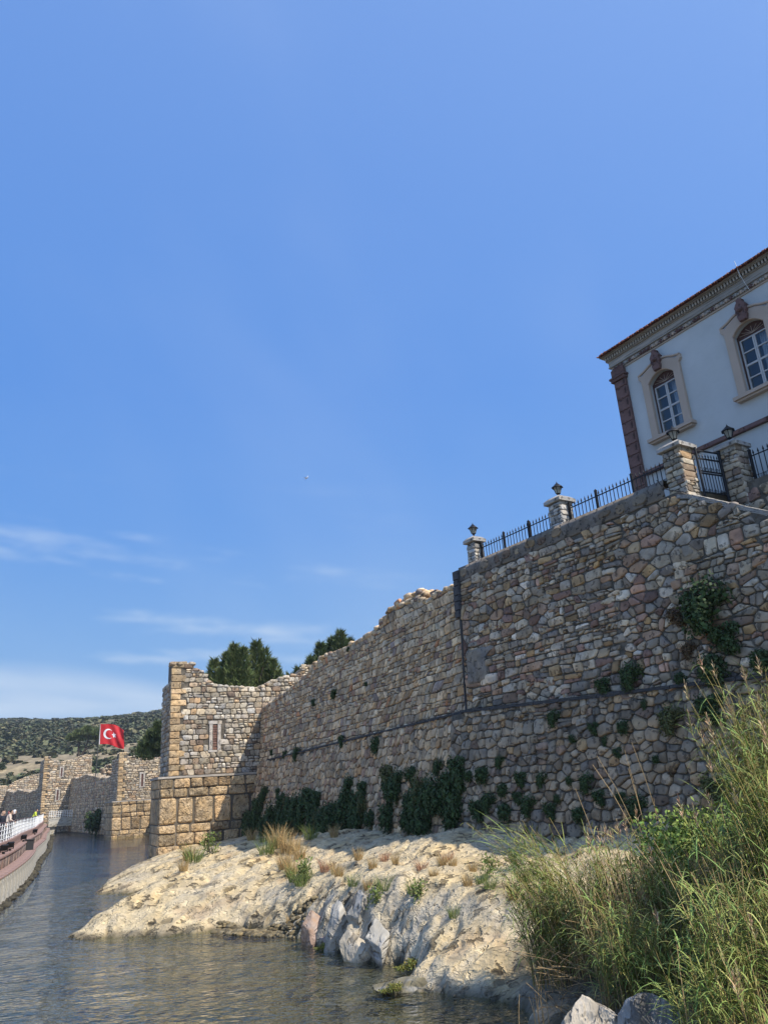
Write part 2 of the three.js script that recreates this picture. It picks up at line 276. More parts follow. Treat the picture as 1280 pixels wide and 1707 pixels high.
// ------------------------------------------------------------------ the long castle wall: right stretch under the house, left stretch to the tower
const TURN_R = -0.9944, TURN_L = -1.1438;
const JX = 2.75, JZ = -24.9;
const ORD = ['first', 'second', 'third', 'fourth', 'fifth', 'sixth', 'seventh', 'eighth', 'ninth', 'tenth', 'eleventh', 'twelfth', 'thirteenth', 'fourteenth', 'fifteenth', 'sixteenth', 'seventeenth', 'eighteenth', 'nineteenth', 'twentieth', 'twenty-first', 'twenty-second', 'twenty-third', 'twenty-fourth', 'twenty-fifth'];
const worldOf = (turn, ox, oz) => (u, y, z) => [ox + Math.cos(turn) * u + Math.sin(turn) * z, y, oz - Math.sin(turn) * u + Math.cos(turn) * z];
const onRight = worldOf(TURN_R, JX, JZ), onLeft = worldOf(TURN_L, JX, JZ);
const curve = (pts) => (u) => { if (u <= pts[0][0]) return pts[0][1]; for (let i = 1; i < pts.length; i++) if (u <= pts[i][0]) return lerp(pts[i - 1][1], pts[i][1], (u - pts[i - 1][0]) / (pts[i][0] - pts[i - 1][0])); return pts[pts.length - 1][1]; };
const ledR = curve([[-0.7, 5.72], [5.1, 5.48], [9.3, 5.34], [14, 5.15]]), ledL = curve([[-28, 5.52], [-22, 5.56], [-0.6, 5.72]]);
const batter = (led) => (y, u) => { let o = Math.max(0, 10 - y) * 0.05; if (y < led(u)) o += 0.1 + (led(u) - y) * 0.13; return o; };
const offR = batter(ledR), offL = batter(ledL);
const topR = curve([[-0.6, 10.0], [8.42, 10.0], [8.43, 9.88], [10.43, 8.7], [14, 6.7]]);
const topL = curve([[-27.5, 8.55], [-26.6, 8.74], [-21.4, 9.15], [-19, 9.35], [-18, 9.5], [-17.2, 9.55], [-16.5, 9.85], [-15.9, 10.0], [-12, 9.9], [-10, 9.9], [-8.3, 9.95], [-7.6, 10.15], [-6.9, 10.4], [-5.8, 10.52], [-4.4, 10.3], [-3.9, 10.2], [-2.9, 9.98], [-2.7, 10.1], [-2.2, 10.1], [-0.5, 10.02]]);
const styleBig = { gap: 0.012, h: 0.06, rough: 0.065, round: 0.14 }, styleSq = { gap: 0.011, h: 0.05, rough: 0.05, round: 0.10 };

{
  const w = thing('castle_wall', 'shaded rubble stone castle wall under the fence and the white house', 'wall', [JX, 0, JZ], TURN_R);
  core('mortar_core', w, -0.6, 14, () => 0.6, topR, offR, 0.6, M.mortar, 0.33, 0.5, -0.03);
  core('mortar_core', w, -1.3, -0.6, () => 0.6, () => 5.66, offR, 0.1, M.mortar, 0.33, 0.5, 0);
  const rng = rngOf(5);
  const up = voronoiCells(-0.6, 13, 5.1, 10.1, { h: [0.12, 0.34], asp: [1.0, 2.8], mess: 0.2, small: 0.42, wave: 0.15, sy: 1.55 }, rng);
  const sq = rowCells(-0.6, 13, 5.1, 10.1, { h: [0.13, 0.33], asp: [0.9, 2.9], wave: 0.12, jit: 0.024, split: 0.26 }, rngOf(8));
  const pickV = (u, y) => N3(u * 0.28 + 3, y * 0.4 + 1, 2) + (u > 6 ? 0.16 : -0.14);   // courses in some stretches, loose rubble in others
  const low = voronoiCells(-1.3, 13, 0.8, 5.8, { h: [0.17, 0.36], asp: [0.95, 2.3], mess: 0.14, small: 0.3, wave: 0.12, sy: 1.42 }, rngOf(9));
  const map = (u, y, d) => [u, y, offR(y, u) + d];
  const fits = (u, y) => y < topR(u) - 0.04 && (u > -0.6 || y < 5.6);
  lay(w, [
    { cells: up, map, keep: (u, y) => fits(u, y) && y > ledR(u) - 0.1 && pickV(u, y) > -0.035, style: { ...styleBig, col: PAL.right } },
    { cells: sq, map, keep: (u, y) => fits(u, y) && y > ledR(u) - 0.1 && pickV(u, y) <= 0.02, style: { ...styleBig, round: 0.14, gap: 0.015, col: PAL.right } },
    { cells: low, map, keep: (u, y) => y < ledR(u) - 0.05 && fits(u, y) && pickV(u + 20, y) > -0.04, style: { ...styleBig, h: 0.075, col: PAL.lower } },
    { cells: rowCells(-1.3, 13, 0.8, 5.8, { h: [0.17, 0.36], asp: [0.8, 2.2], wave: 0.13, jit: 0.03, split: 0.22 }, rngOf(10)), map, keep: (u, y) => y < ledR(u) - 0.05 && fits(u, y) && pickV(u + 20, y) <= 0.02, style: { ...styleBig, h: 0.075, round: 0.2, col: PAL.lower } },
  ]);
  // ledge of dark slabs between the two storeys of the wall
  const r = rngOf(21);
  for (let u = -0.75; u < 13;) { const L = R(r, 0.5, 1.2), y0 = ledR(u), y1 = ledR(u + L), z = offR(y0 + 0.02, u); const g = new THREE.BoxGeometry(L - 0.012, R(r, 0.07, 0.11), 0.3, 5, 1, 2); const p = g.attributes.position; for (let i = 0; i < p.count; i++) { const x = p.getX(i); p.setXYZ(i, x, p.getY(i) + 0.012 * N3((x + u) * 4, p.getY(i) * 9, 3), p.getZ(i) + 0.04 * N3((x + u) * 3, 7, p.getZ(i) * 5)); } g.computeVertexNormals(); g.rotateZ(Math.atan2(y1 - y0, L)); g.translate(u + L / 2, (y0 + y1) / 2, z + 0.06); mesh('ledge_slab', g, M.slate, w); u += L; }
  // rendered band with bedded stones under the fence
  const band = new Geo(), wt = [1, 1, 1]; const B = [];
  for (let i = 0; i <= 40; i++) { const u = lerp(-0.6, 7.98, i / 40), yb = 10.0 + 0.05 * N3(u * 1.2, 4), yt = 10.47 + 0.015 * N3(u * 2, 9), row = []; for (const [y, z] of [[yb, 0.0], [yb, 0.045 + 0.015 * N3(u * 2, 1)], [yb + .16, 0.055 + 0.012 * N3(u * 3, 2)], [yb + .32, 0.05 + 0.012 * N3(u * 3, 6)], [yt, 0.03], [yt, -0.6]]) row.push(band.v(u, y, z, u, y + z, wt)); B.push(row); }
  for (let i = 0; i < 40; i++) for (let j = 0; j < 5; j++) band.q(B[i][j], B[i + 1][j], B[i + 1][j + 1], B[i][j + 1]);
  mesh('render_band', band.build(), M.render, w);
  const bs = []; const rb = rngOf(33);
  for (let u = -0.5; u < 7.7;) { const ww = R(rb, 0.18, 0.5), hh = R(rb, 0.16, 0.3), cy = 10.23 + R(rb, -.05, .05); if (rb() < 0.75) bs.push([[u, cy - hh / 2], [u + ww, cy - hh / 2 + R(rb, -.03, .03)], [u + ww + R(rb, -.04, .04), cy + hh / 2], [u + R(rb, -.03, .03), cy + hh / 2]]); u += ww + R(rb, 0.04, 0.3); }
  const gb = rngOf(34); for (const p of bs) { const g = new Geo(); addStone(g, p, (u, y, d) => [u, y, 0.06 + d], { gap: 0.01, h: 0.018, rough: 0.07, round: 0.24, col: (q) => { const c = PAL.lower(q); return c.map((v) => v * 0.8); } }, gb); mesh('band_stone', g.build(), M.stone, w); }
  // sloping coping of the stair parapet right of the gate
  const rc = rngOf(35);
  for (let u = 8.3; u < 13.4;) { const L = R(rc, 0.4, 0.75), y0 = topR(Math.max(8.45, u)), y1 = topR(Math.max(8.45, u + L)); const g = new THREE.BoxGeometry(Math.hypot(L, y1 - y0) - 0.01, 0.1, 0.62, 4, 1, 3); const p = g.attributes.position; for (let i = 0; i < p.count; i++) p.setXYZ(i, p.getX(i), p.getY(i) + 0.025 * N3(p.getX(i) * 4 + u, p.getY(i) * 4, p.getZ(i) * 5), p.getZ(i) + 0.03 * N3(p.getX(i) * 5 + u, 3, p.getZ(i))); g.computeVertexNormals(); g.rotateZ(Math.atan2(y1 - y0, L)); g.translate(u + L / 2, (y0 + y1) / 2 + 0.045, -0.24); mesh('coping_stone', g, M.coping, w); u += L; }
  // grey cement patch beside the joint
  { const g = new Geo(); addStone(g, [[-0.42, 6.5], [0.55, 6.5], [0.6, 7.35], [0.95, 7.5], [0.9, 7.62], [-0.42, 7.6]], (u, y, d) => [u, y, offR(y, u) + d], { gap: 0.0, h: 0.09, rough: 0.012, round: 0.06, col: () => [.33, .275, .21] }, rngOf(3)); mesh('cement_patch', g.build(), M.stone, w); }
}
{
  const w = thing('castle_wall', 'pale coursed stone castle wall with a broken top, between tower and downpipe', 'wall', [JX, 0, JZ], TURN_L);
  core('mortar_core', w, -29, -0.5, () => 0.2, topL, (y, u) => offL(y, u), 1.1, M.mortar, 0.33, 0.5, 0.10);
  const cells = rowCells(-28, -0.56, 5.0, 10.8, { h: [0.2, 0.38], asp: [0.9, 2.0], wave: 0.10, jit: 0.016, split: 0.24 }, rngOf(15));
  const low = voronoiCells(-28, -0.56, 0.3, 6.0, { h: [0.22, 0.42], asp: [0.8, 1.6], mess: 0.2, small: 0.2, wave: 0.2, sy: 1.05 }, rngOf(16));
  const map = (u, y, d) => [u, y, offL(y, u) + d];
  lay(w, [
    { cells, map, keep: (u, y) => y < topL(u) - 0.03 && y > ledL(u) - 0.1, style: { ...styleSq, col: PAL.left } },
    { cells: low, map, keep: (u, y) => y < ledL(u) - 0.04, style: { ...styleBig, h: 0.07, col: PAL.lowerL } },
  ]);
  const r = rngOf(22);
  for (let u = -24.5; u < -0.6;) { const L = R(r, 0.7, 1.5), y0 = ledL(u), y1 = ledL(u + L), z = offL(y0 + 0.02, u); const g = new THREE.BoxGeometry(L - 0.012, R(r, 0.06, 0.1), 0.26, 4, 1, 2); const p = g.attributes.position; for (let i = 0; i < p.count; i++) p.setXYZ(i, p.getX(i), p.getY(i) + 0.014 * N3(p.getX(i) * 4 + u, p.getY(i) * 9, 3), p.getZ(i) + 0.04 * N3(p.getX(i) * 3 + u, 7, p.getZ(i) * 5)); g.computeVertexNormals(); g.rotateZ(Math.atan2(y1 - y0, L)); g.translate(u + L / 2, (y0 + y1) / 2, z + 0.07); mesh('ledge_slab', g, M.slate, w); u += L; }
  // loose stones along the broken top, some of them reaching into the sun
  const rt = rngOf(41); const tops = new Geo();
  for (let u = -27; u < -0.6; u += R(rt, 0.18, 0.42)) for (let z = -0.05; z > -1.0; z -= R(rt, 0.25, 0.4)) { const s = R(rt, 0.11, 0.21), y = topL(u) - 0.10 + R(rt, -.08, .05) + (u > -7 && u < -3.5 ? 0.05 * rt() : 0); boulderInto(tops, [u, y + s * 0.2, z], [s * 1.3, s * 0.7, s], PAL.left(rt), rt, 1); }
  mesh('top_stones', tops.build(), M.stone, w).userData.kind = 'stuff';
  // ruined masonry lump on the wall walk
  const lump = new Geo(), rl = rngOf(43);
  for (let i = 0; i < 90; i++) { const u = -4.9 + R(rl, -1.2, 1.1), k = clamp(1 - Math.abs(u + 4.9) / 1.3), y = 10.3 + rl() * 0.55 * k; boulderInto(lump, [u, y, -0.5 + R(rl, -.35, .35)], [R(rl, .12, .24), R(rl, .08, .15), R(rl, .12, .22)], PAL.left(rl), rl, 1); }
  mesh('rubble_crest', lump.build(), M.stone, w).userData.kind = 'stuff';
}
function boulderInto(G, c, s, col, rng, det = 1) {
  const b = icos[det], o = rng() * 50, base = G.p.length / 3;
  for (let i = 0; i < b.p.length; i += 3) { const x = b.p[i], y = b.p[i + 1], z = b.p[i + 2], n = 1 + 0.34 * N3(x * 1.1 + o, y * 1.1, z * 1.1) + 0.12 * N3(x * 3 + o, y * 3, z * 3); const k = 1 + 0.06 * N3(x * 2, y * 2 + o, z); G.v(c[0] + x * s[0] * n, c[1] + y * s[1] * n, c[2] + z * s[2] * n, x * s[0] + z * s[2] * 0.6 + o, y * s[1] + z * s[2] * 0.6, [col[0] * k, col[1] * k, col[2] * k]); }
  for (const i of b.i) G.i.push(base + i);
}

// ------------------------------------------------------------------ towers and the far stretches of wall
function tower(name, label, pos, turn, o) {
  const w = thing(name, label, 'tower', pos, turn, o.group);
  const inset = o.inset, zf = -0.18;
  const top = curve(o.top), D = o.depth;
  // ashlar foot
  if (o.foot) {
    mesh('foot_core', box(o.foot.w, o.foot.top + 1.2, D, o.foot.w / 2, (o.foot.top - 1.2) / 2, -D / 2), M.mortar, w);
    let y = o.foot.top; const rng = rngOf(o.seed + 1), F = { gap: 0.03, h: 0.12, rough: 0.05, round: 0.09, col: PAL.ashlar };
    for (const h of o.foot.courses) {
      const y0 = y - h; let x = -0.02; const tall = h > 1;
      while (x < o.foot.w) { const ww = tall ? R(rng, 0.85, 1.15) : R(rng, 0.7, 1.25), x1 = Math.min(x + ww, o.foot.w); const g = new Geo(); addStone(g, [[x, y0], [x1, y0], [x1, y], [x, y]].map(([a, b]) => [a + R(rng, -.02, .02), b + R(rng, -.015, .015)]), (u, v, d) => [u, v, d], F, rng); mesh('ashlar_block', g.build(), M.ashlar, w); x = x1 + (tall ? 0.05 : 0); }
      let z = 0.02; while (z > -D) { const ww = R(rng, 0.9, 1.5), z1 = Math.max(z - ww, -D); const g = new Geo(); addStone(g, [[z1, y0], [z, y0], [z, y], [z1, y]], (u, v, d) => [-d, v, u], { ...F, h: 0.05, rough: 0.02, round: 0.05, gap: 0.02 }, rng); mesh('side_block', g.build(), M.stone, w); z = z1; }
      y = y0;
    }
    for (const yy of [o.foot.top]) mesh('foot_moulding', box(o.foot.w + 0.14, 0.12, D, o.foot.w / 2 - 0.05, yy + 0.061, -D / 2 + 0.1), M.cream, w);
  }
  const yb = o.foot ? o.foot.top + 0.13 : 0, x1 = o.width;
  const c = core('wall_core', w, inset, x1, () => yb - 0.1, top, () => zf, D > 2 ? 1.4 : 1.2, M.mortar, 0.25, 0.5, 0.1);
  mesh('side_core', box(1.2, o.sideTop - yb, D - 0.3, inset + 0.6, (o.sideTop + yb) / 2 - 0.02, zf - D / 2 + 0.02), M.mortar, w);
  const S = { ...styleSq, h: 0.06, round: 0.16, col: o.pal || PAL.tower, lite: o.lite };
  const free = (u, y) => !o.slits.some((s) => u > s[0] - 0.28 && u < s[0] + s[2] + 0.28 && y > s[1] - 0.2 && y < s[1] + s[3] + 0.28);
  const cells = rowCells(inset, x1, yb, 12.4, { h: o.h, asp: o.asp, wave: 0.05, jit: 0.018, split: 0.2 }, rngOf(o.seed + 2));
  const quoin = []; { let y = yb, k = 0; const rq = rngOf(o.seed + 5); while (y < top(inset + 0.2)) { const h = R(rq, 0.28, 0.42), L = (k++ % 2 ? 0.95 : 0.6); quoin.push([[inset - 0.03, y], [inset + L, y], [inset + L, y + h], [inset - 0.03, y + h]]); y += h; } }
  const side = rowCells(-D, zf, yb, o.sideTop, { h: o.h, asp: o.asp, wave: 0.05, jit: 0.018, split: 0.1 }, rngOf(o.seed + 3));
  lay(w, [
    { cells, map: (u, y, d) => [u, y, zf + d], keep: (u, y) => y < top(u) - 0.05 && u > inset + 0.8 && free(u, y), style: S },
    { cells: quoin, map: (u, y, d) => [u, y, zf + d], keep: (u, y) => y < top(u) + 0.1, style: { ...S, gap: 0.012, round: 0.06, h: 0.06, col: PAL.ashlar } },
    { cells: side, map: (u, y, d) => [inset - d, y, u], style: { ...S, lite: true } },
  ], o.most);
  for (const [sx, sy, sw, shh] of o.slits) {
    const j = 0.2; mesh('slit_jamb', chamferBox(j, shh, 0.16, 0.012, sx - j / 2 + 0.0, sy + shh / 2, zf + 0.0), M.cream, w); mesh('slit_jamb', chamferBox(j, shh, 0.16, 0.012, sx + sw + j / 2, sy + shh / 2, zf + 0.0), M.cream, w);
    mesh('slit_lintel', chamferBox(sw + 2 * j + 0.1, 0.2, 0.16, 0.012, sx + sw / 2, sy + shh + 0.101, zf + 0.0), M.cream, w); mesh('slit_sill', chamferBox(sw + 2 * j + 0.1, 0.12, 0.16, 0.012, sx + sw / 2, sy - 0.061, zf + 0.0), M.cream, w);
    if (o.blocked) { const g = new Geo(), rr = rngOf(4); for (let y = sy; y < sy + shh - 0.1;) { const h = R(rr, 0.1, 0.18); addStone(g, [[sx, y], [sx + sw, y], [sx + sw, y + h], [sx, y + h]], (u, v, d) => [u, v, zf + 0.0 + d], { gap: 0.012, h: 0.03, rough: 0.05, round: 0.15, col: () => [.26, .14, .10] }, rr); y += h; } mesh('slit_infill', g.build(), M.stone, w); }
    else mesh('painted_slit_opening', box(sw, shh, 0.02, sx + sw / 2, sy + shh / 2, zf + 0.012), M.winFrame, w);  // dark panel on the wall face, painted shade of an open slit
  }
  // loose stones on the broken top
  const tg = new Geo(), rt = rngOf(o.seed + 9); for (let u = inset + 0.1; u < x1; u += R(rt, 0.25, 0.5)) for (let z = zf - 0.05; z > -1.2; z -= 0.4) { const s = R(rt, 0.12, 0.2); boulderInto(tg, [u, top(u) - 0.1 + s * 0.2, z], [s * 1.3, s * 0.7, s], (o.pal || PAL.tower)(rt), rt, 1); }
  mesh('top_stones', tg.build(), M.stone, w).userData.kind = 'stuff';
  return w;
}
tower('castle_tower', 'square stone tower on tan rock-faced ashlar foot beside the rocks', [-13.88, 0, -46.59], 0.427, {
  seed: 100, inset: 0.5, depth: 3.4, width: 9.9, sideTop: 10.4, h: [0.22, 0.36], asp: [0.8, 2.1], most: 300, blocked: true,
  foot: { w: 6.2, top: 4.85, courses: [0.55, 0.5, 1.45, 0.45, 0.65, 0.65, 0.7] },
  top: [[0.5, 11.55], [1.73, 11.55], [1.78, 11.2], [2.58, 11.05], [2.7, 10.5], [3.0, 10.22], [5.78, 10.04], [6.3, 10.2], [7.1, 10.6], [7.9, 10.75], [8.6, 10.95], [8.7, 11.4], [9.9, 11.45]],
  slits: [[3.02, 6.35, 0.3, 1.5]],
});
tower('castle_tower', 'distant square tower with ashlar foot standing in the water behind the nearer tower', [-35.2, 0, -99.2], 0.52, {
  seed: 200, inset: 0.5, depth: 4.5, width: 9.5, sideTop: 8.9, h: [0.2, 0.34], asp: [1.2, 3.0], most: 120, pal: PAL.far,
  foot: { w: 8.5, top: 3.95, courses: [0.35, 0.95, 0.45, 1.5, 0.5, 0.6] },
  top: [[0.6, 9.7], [1.5, 9.75], [1.6, 9.2], [2.6, 9.3], [2.8, 9.0], [4.5, 8.95], [6, 9.1], [9.5, 8.8]],
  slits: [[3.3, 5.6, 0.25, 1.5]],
});
tower('castle_tower', 'far square tower left of the flag, rising behind the promenade railing', [-59.4, 0, -134], 0.5, {
  seed: 300, inset: 0.0, depth: 7, width: 7.6, sideTop: 11.4, h: [0.26, 0.42], asp: [1.2, 2.8], most: 60, pal: PAL.far, lite: true,
  top: [[0, 12.0], [0.9, 12.0], [1.1, 11.5], [2.2, 11.2], [3.2, 11.1], [4.6, 11.5], [5.6, 11.9], [6.6, 12.1], [7.6, 12.0]],
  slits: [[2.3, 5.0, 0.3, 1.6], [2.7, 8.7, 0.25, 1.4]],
});
tower('castle_tower', 'low ruined tower at the far left edge beyond the crowd', [-86, 0, -169], 0.5, {
  seed: 400, inset: 0.0, depth: 6, width: 11, sideTop: 9.5, h: [0.3, 0.46], asp: [1.2, 2.6], most: 40, pal: PAL.far, lite: true,
  top: [[0, 9.3], [1.5, 9.4], [1.8, 8.9], [3.5, 8.8], [4.5, 9.6], [6.5, 10.4], [8.5, 10.9], [11, 11.2]],
  slits: [],
});
function curtainWall(label, pos, turn, len, topPts, seed, most) {
  const w = thing('castle_wall', label, 'wall', pos, turn), top = curve(topPts), off = (y) => Math.max(0, 8 - y) * 0.05;
  core('wall_core', w, -len, 0, () => -0.6, top, off, 1.3, M.mortar, 0.6, 0.5, 0.12);
  const cells = rowCells(-len, 0, 0.1, 9.5, { h: [0.3, 0.5], asp: [0.9, 2.0], wave: 0.12, jit: 0.03, split: 0.2 }, rngOf(seed));
  lay(w, [{ cells, map: (u, y, d) => [u, y, off(y) + d], keep: (u, y) => y < top(u) - 0.05, style: { ...styleBig, lite: true, col: PAL.left } }], most);
  const tg = new Geo(), rt = rngOf(seed + 9); for (let u = -len; u < 0; u += R(rt, 0.3, 0.6)) for (let z = -0.1; z > -1.2; z -= 0.5) { const s = R(rt, 0.15, 0.28); boulderInto(tg, [u, top(u) - 0.08 + s * 0.3, z], [s * 1.3, s * 0.8, s], PAL.far(rt), rt, 1); }
  mesh('top_stones', tg.build(), M.stone, w).userData.kind = 'stuff';
}
curtainWall('stretch of castle wall joining the two nearer towers', [-10.4, 0, -53.5], -1.2344, 52, [[-52, 8.6], [-30, 8.4], [0, 8.9]], 71, 20);
curtainWall('shaded castle wall behind the flag pole, above the narrow end of the water', [-37.0, 0, -104.2], -1.048, 39, [[-39, 8.4], [-30, 8.0], [-22, 8.25], [-12, 7.4], [-4, 7.0], [0, 7.3]], 72, 120);
curtainWall('shaded castle wall behind the people at the far left', [-62, 0, -140], -0.969, 39, [[-39, 7.9], [-28, 7.2], [-24, 7.6], [-12, 6.8], [-5, 7.0], [0, 9.0]], 73, 60);

{ // stub of ruined masonry standing in the sun behind the shaded far wall
  const w = thing('ruined_wall', 'sunlit stub of ruined masonry beside the flagpole, behind the shaded far wall', 'wall', [-43.4, 6.3, -121.5]), G = new Geo(), r = rngOf(91);
  mesh('core', box(3.6, 2.7, 1.2, 0, 1.35, -0.2), M.mortar, w);
  for (let i = 0; i < 260; i++) { const x = R(r, -2, 2), t = 3.2 - 0.35 * Math.abs(x) + 0.4 * N3(x * 2, 4); boulderInto(G, [x, rTop(r, t), R(r, 0.25, 0.55)], [R(r, .16, .34), R(r, .1, .18), .18], PAL.far(r), r, 1); }
  mesh('stones', G.build(), M.stone, w).userData.kind = 'stuff';
}
function rTop(r, t) { return r() * t; }

// ------------------------------------------------------------------ piers, lanterns, fence and gate on the wall
const PIERS = [[0.0, -0.3, 0.44, 'stone pier at the left end of the fence above the downpipe'], [4.08, -0.32, 0.55, 'stone pier between the two fence panels, pale patch at its foot'], [8.26, -0.38, 0.58, 'tall stone gate pier nearest the viewer, sunlit on its right side'], [8.95, -1.7, 0.54, 'stone gate pier behind the iron gate']];
PIERS.forEach(([u, z, wd, label], n) => {
  const yb = n === 3 ? 9.0 : n === 2 ? 9.8 : 10.0, yt = 11.22, p = thing('stone_pier', label, 'pier', onRight(u, yb, z), TURN_R, 'stone piers carrying lanterns');
  const h = yt - yb, hw = wd / 2;
  mesh('pier_core', box(wd - 0.09, h, wd - 0.09, 0, h / 2, 0), M.mortar, p);
  const pal = n < 2 ? pickCol([[.46, .43, .38, 4], [.40, .36, .30, 3], [.52, .48, .42, 2]]) : PAL.tower, G = { gap: 0.008, h: 0.04, rough: 0.035, round: 0.12, col: pal };
  const faces = [(a, y, d) => [a, y, hw - 0.045 + d], (a, y, d) => [-hw + 0.045 - d, y, a], (a, y, d) => [hw - 0.045 + d, y, -a], (a, y, d) => [-a, y, -hw + 0.045 - d]];
  faces.forEach((map, f) => { for (const c of rowCells(-hw + 0.02, hw - 0.02, n < 2 ? 0.42 : 0.02, h, { h: [0.09, 0.19], asp: [1.4, 3.6], wave: 0.01, jit: 0.008, split: 0.1 }, rngOf(n * 17 + f))) { const q = ccw(c); if (centroid(q)[1] > h - 0.03) continue; const g = new Geo(); addStone(g, q, map, G, rngOf(Math.floor(q[0][0] * 999 + q[0][1] * 7777) + f)); if (g.i.length) mesh('stone', g.build(), M.stone, p); } });
  if (n < 2) mesh('base_block', chamferBox(wd - 0.02, 0.42, wd - 0.02, 0.02, 0, 0.21, 0), M.coping, p);
  const cap = new THREE.CylinderGeometry((wd * 0.42) * 1.414 / 1.0, (wd / 2 + 0.06) * 1.414, 0.09, 4); cap.rotateY(Math.PI / 4); cap.translate(0, h + 0.145, 0);
  const slab = chamferBox(wd + 0.13, 0.1, wd + 0.13, 0.012, 0, h + 0.05, 0);
  mesh('cap_stone', merge([slab, cap]), M.coping, p);
});
function lantern(label, pos) {
  const l = thing('lantern', label, 'lantern', pos, TURN_R + 0.5, 'black lanterns on the stone piers'), Q = (g) => clean(g);
  mesh('stem', merge([new THREE.CylinderGeometry(0.07, 0.085, 0.03, 10).translate(0, 0.015, 0), new THREE.CylinderGeometry(0.022, 0.05, 0.07, 8).translate(0, 0.065, 0), new THREE.CylinderGeometry(0.075, 0.02, 0.05, 6).translate(0, 0.125, 0)]), M.iron, l);
  mesh('glass_panes', new THREE.CylinderGeometry(0.125, 0.065, 0.19, 6, 1, true).translate(0, 0.245, 0), M.lampGlass, l);
  const bars = []; for (let i = 0; i < 6; i++) { const a = (i + 0.0) / 6 * Math.PI * 2; bars.push(bar([Math.sin(a) * 0.067, 0.15, Math.cos(a) * 0.067], [Math.sin(a) * 0.128, 0.34, Math.cos(a) * 0.128], 0.009, 5)); }
  mesh('cage', merge(bars), M.iron, l);
  mesh('bulb', new THREE.SphereGeometry(0.035, 10, 8).translate(0, 0.23, 0), M.white, l);
  mesh('roof', merge([new THREE.CylinderGeometry(0.175, 0.185, 0.02, 6).translate(0, 0.348, 0), new THREE.CylinderGeometry(0.08, 0.172, 0.075, 6).translate(0, 0.395, 0), new THREE.CylinderGeometry(0.03, 0.085, 0.05, 6).translate(0, 0.457, 0), new THREE.SphereGeometry(0.022, 8, 6).translate(0, 0.495, 0), new THREE.ConeGeometry(0.012, 0.06, 6).translate(0, 0.53, 0)]), M.iron, l);
}
['black lantern on the leftmost pier above the downpipe', 'black lantern on the pier between the two fence panels', 'black lantern on the sunlit gate pier below the first house window', 'black lantern on the pier behind the gate'].forEach((s, n) => { const [u, z] = PIERS[n]; lantern(s, onRight(u, 11.22 + 0.19, z)); });
const picketGeo = (h) => { const a = new THREE.CylinderGeometry(0.0125, 0.0125, h - 0.1, 6).translate(0, (h - 0.1) / 2, 0), t = new THREE.ConeGeometry(0.024, 0.1, 6).translate(0, h - 0.05, 0), c = new THREE.CylinderGeometry(0.022, 0.022, 0.02, 6).translate(0, h - 0.105, 0); return merge([a, t, c]); };
const scrollGeo = (() => { const p = []; for (let i = 0; i <= 26; i++) { const t = i / 26, a = t * Math.PI * 3.2, r = 0.012 + 0.032 * t; p.push([Math.cos(a) * r - 0.02, Math.sin(a) * r, 0]); } return tube(p, 0.006, 26, 4); })();
function fencePanel(label, u0, u1, z, yBase, h, posts) {
  const f = thing('iron_fence', label, 'fence', onRight(u0, yBase, z), TURN_R, 'black iron fence panels on the wall'), L = u1 - u0, pg = picketGeo(h - 0.04), rng = rngOf(Math.floor(u0 * 10) + 3);
  const n = Math.round(L / 0.135); for (let i = 1; i < n; i++) { const m = mesh('picket', pg, M.iron, f); m.position.set(L * i / n, 0.04, 0); m.rotation.z = R(rng, -.012, .012); }
  mesh('rail', box(L, 0.03, 0.018, L / 2, h - 0.17, 0), M.iron, f); mesh('rail', box(L, 0.03, 0.018, L / 2, 0.05, 0), M.iron, f); mesh('rail', box(L, 0.012, 0.014, L / 2, 0.155, 0), M.iron, f);
  for (const t of [0.04, ...posts, L - 0.04]) mesh('post', merge([box(0.06, h + 0.0, 0.06, t, h / 2, 0), new THREE.ConeGeometry(0.055, 0.06, 4).rotateY(Math.PI / 4).translate(t, h + 0.03, 0)]), M.iron, f);
  for (let i = 0; i < n; i++) { const m = mesh('scroll', scrollGeo, M.iron, f); m.position.set(L * (i + 0.5) / n, 0.103, 0.004); m.rotation.z = (i % 2) * Math.PI; }
}
fencePanel('iron picket fence between the leftmost pier and the middle pier', 0.23, 3.8, -0.36, 10.475, 0.68, [1.2, 2.4]);
fencePanel('longer iron picket fence between the middle pier and the gate pier', 4.36, 7.96, -0.36, 10.475, 0.68, [1.1, 2.4]);
fencePanel('iron picket fence right of the rear gate pier at the picture edge', 9.28, 13.3, -1.8, 10.22, 0.85, [1.3, 2.7]);
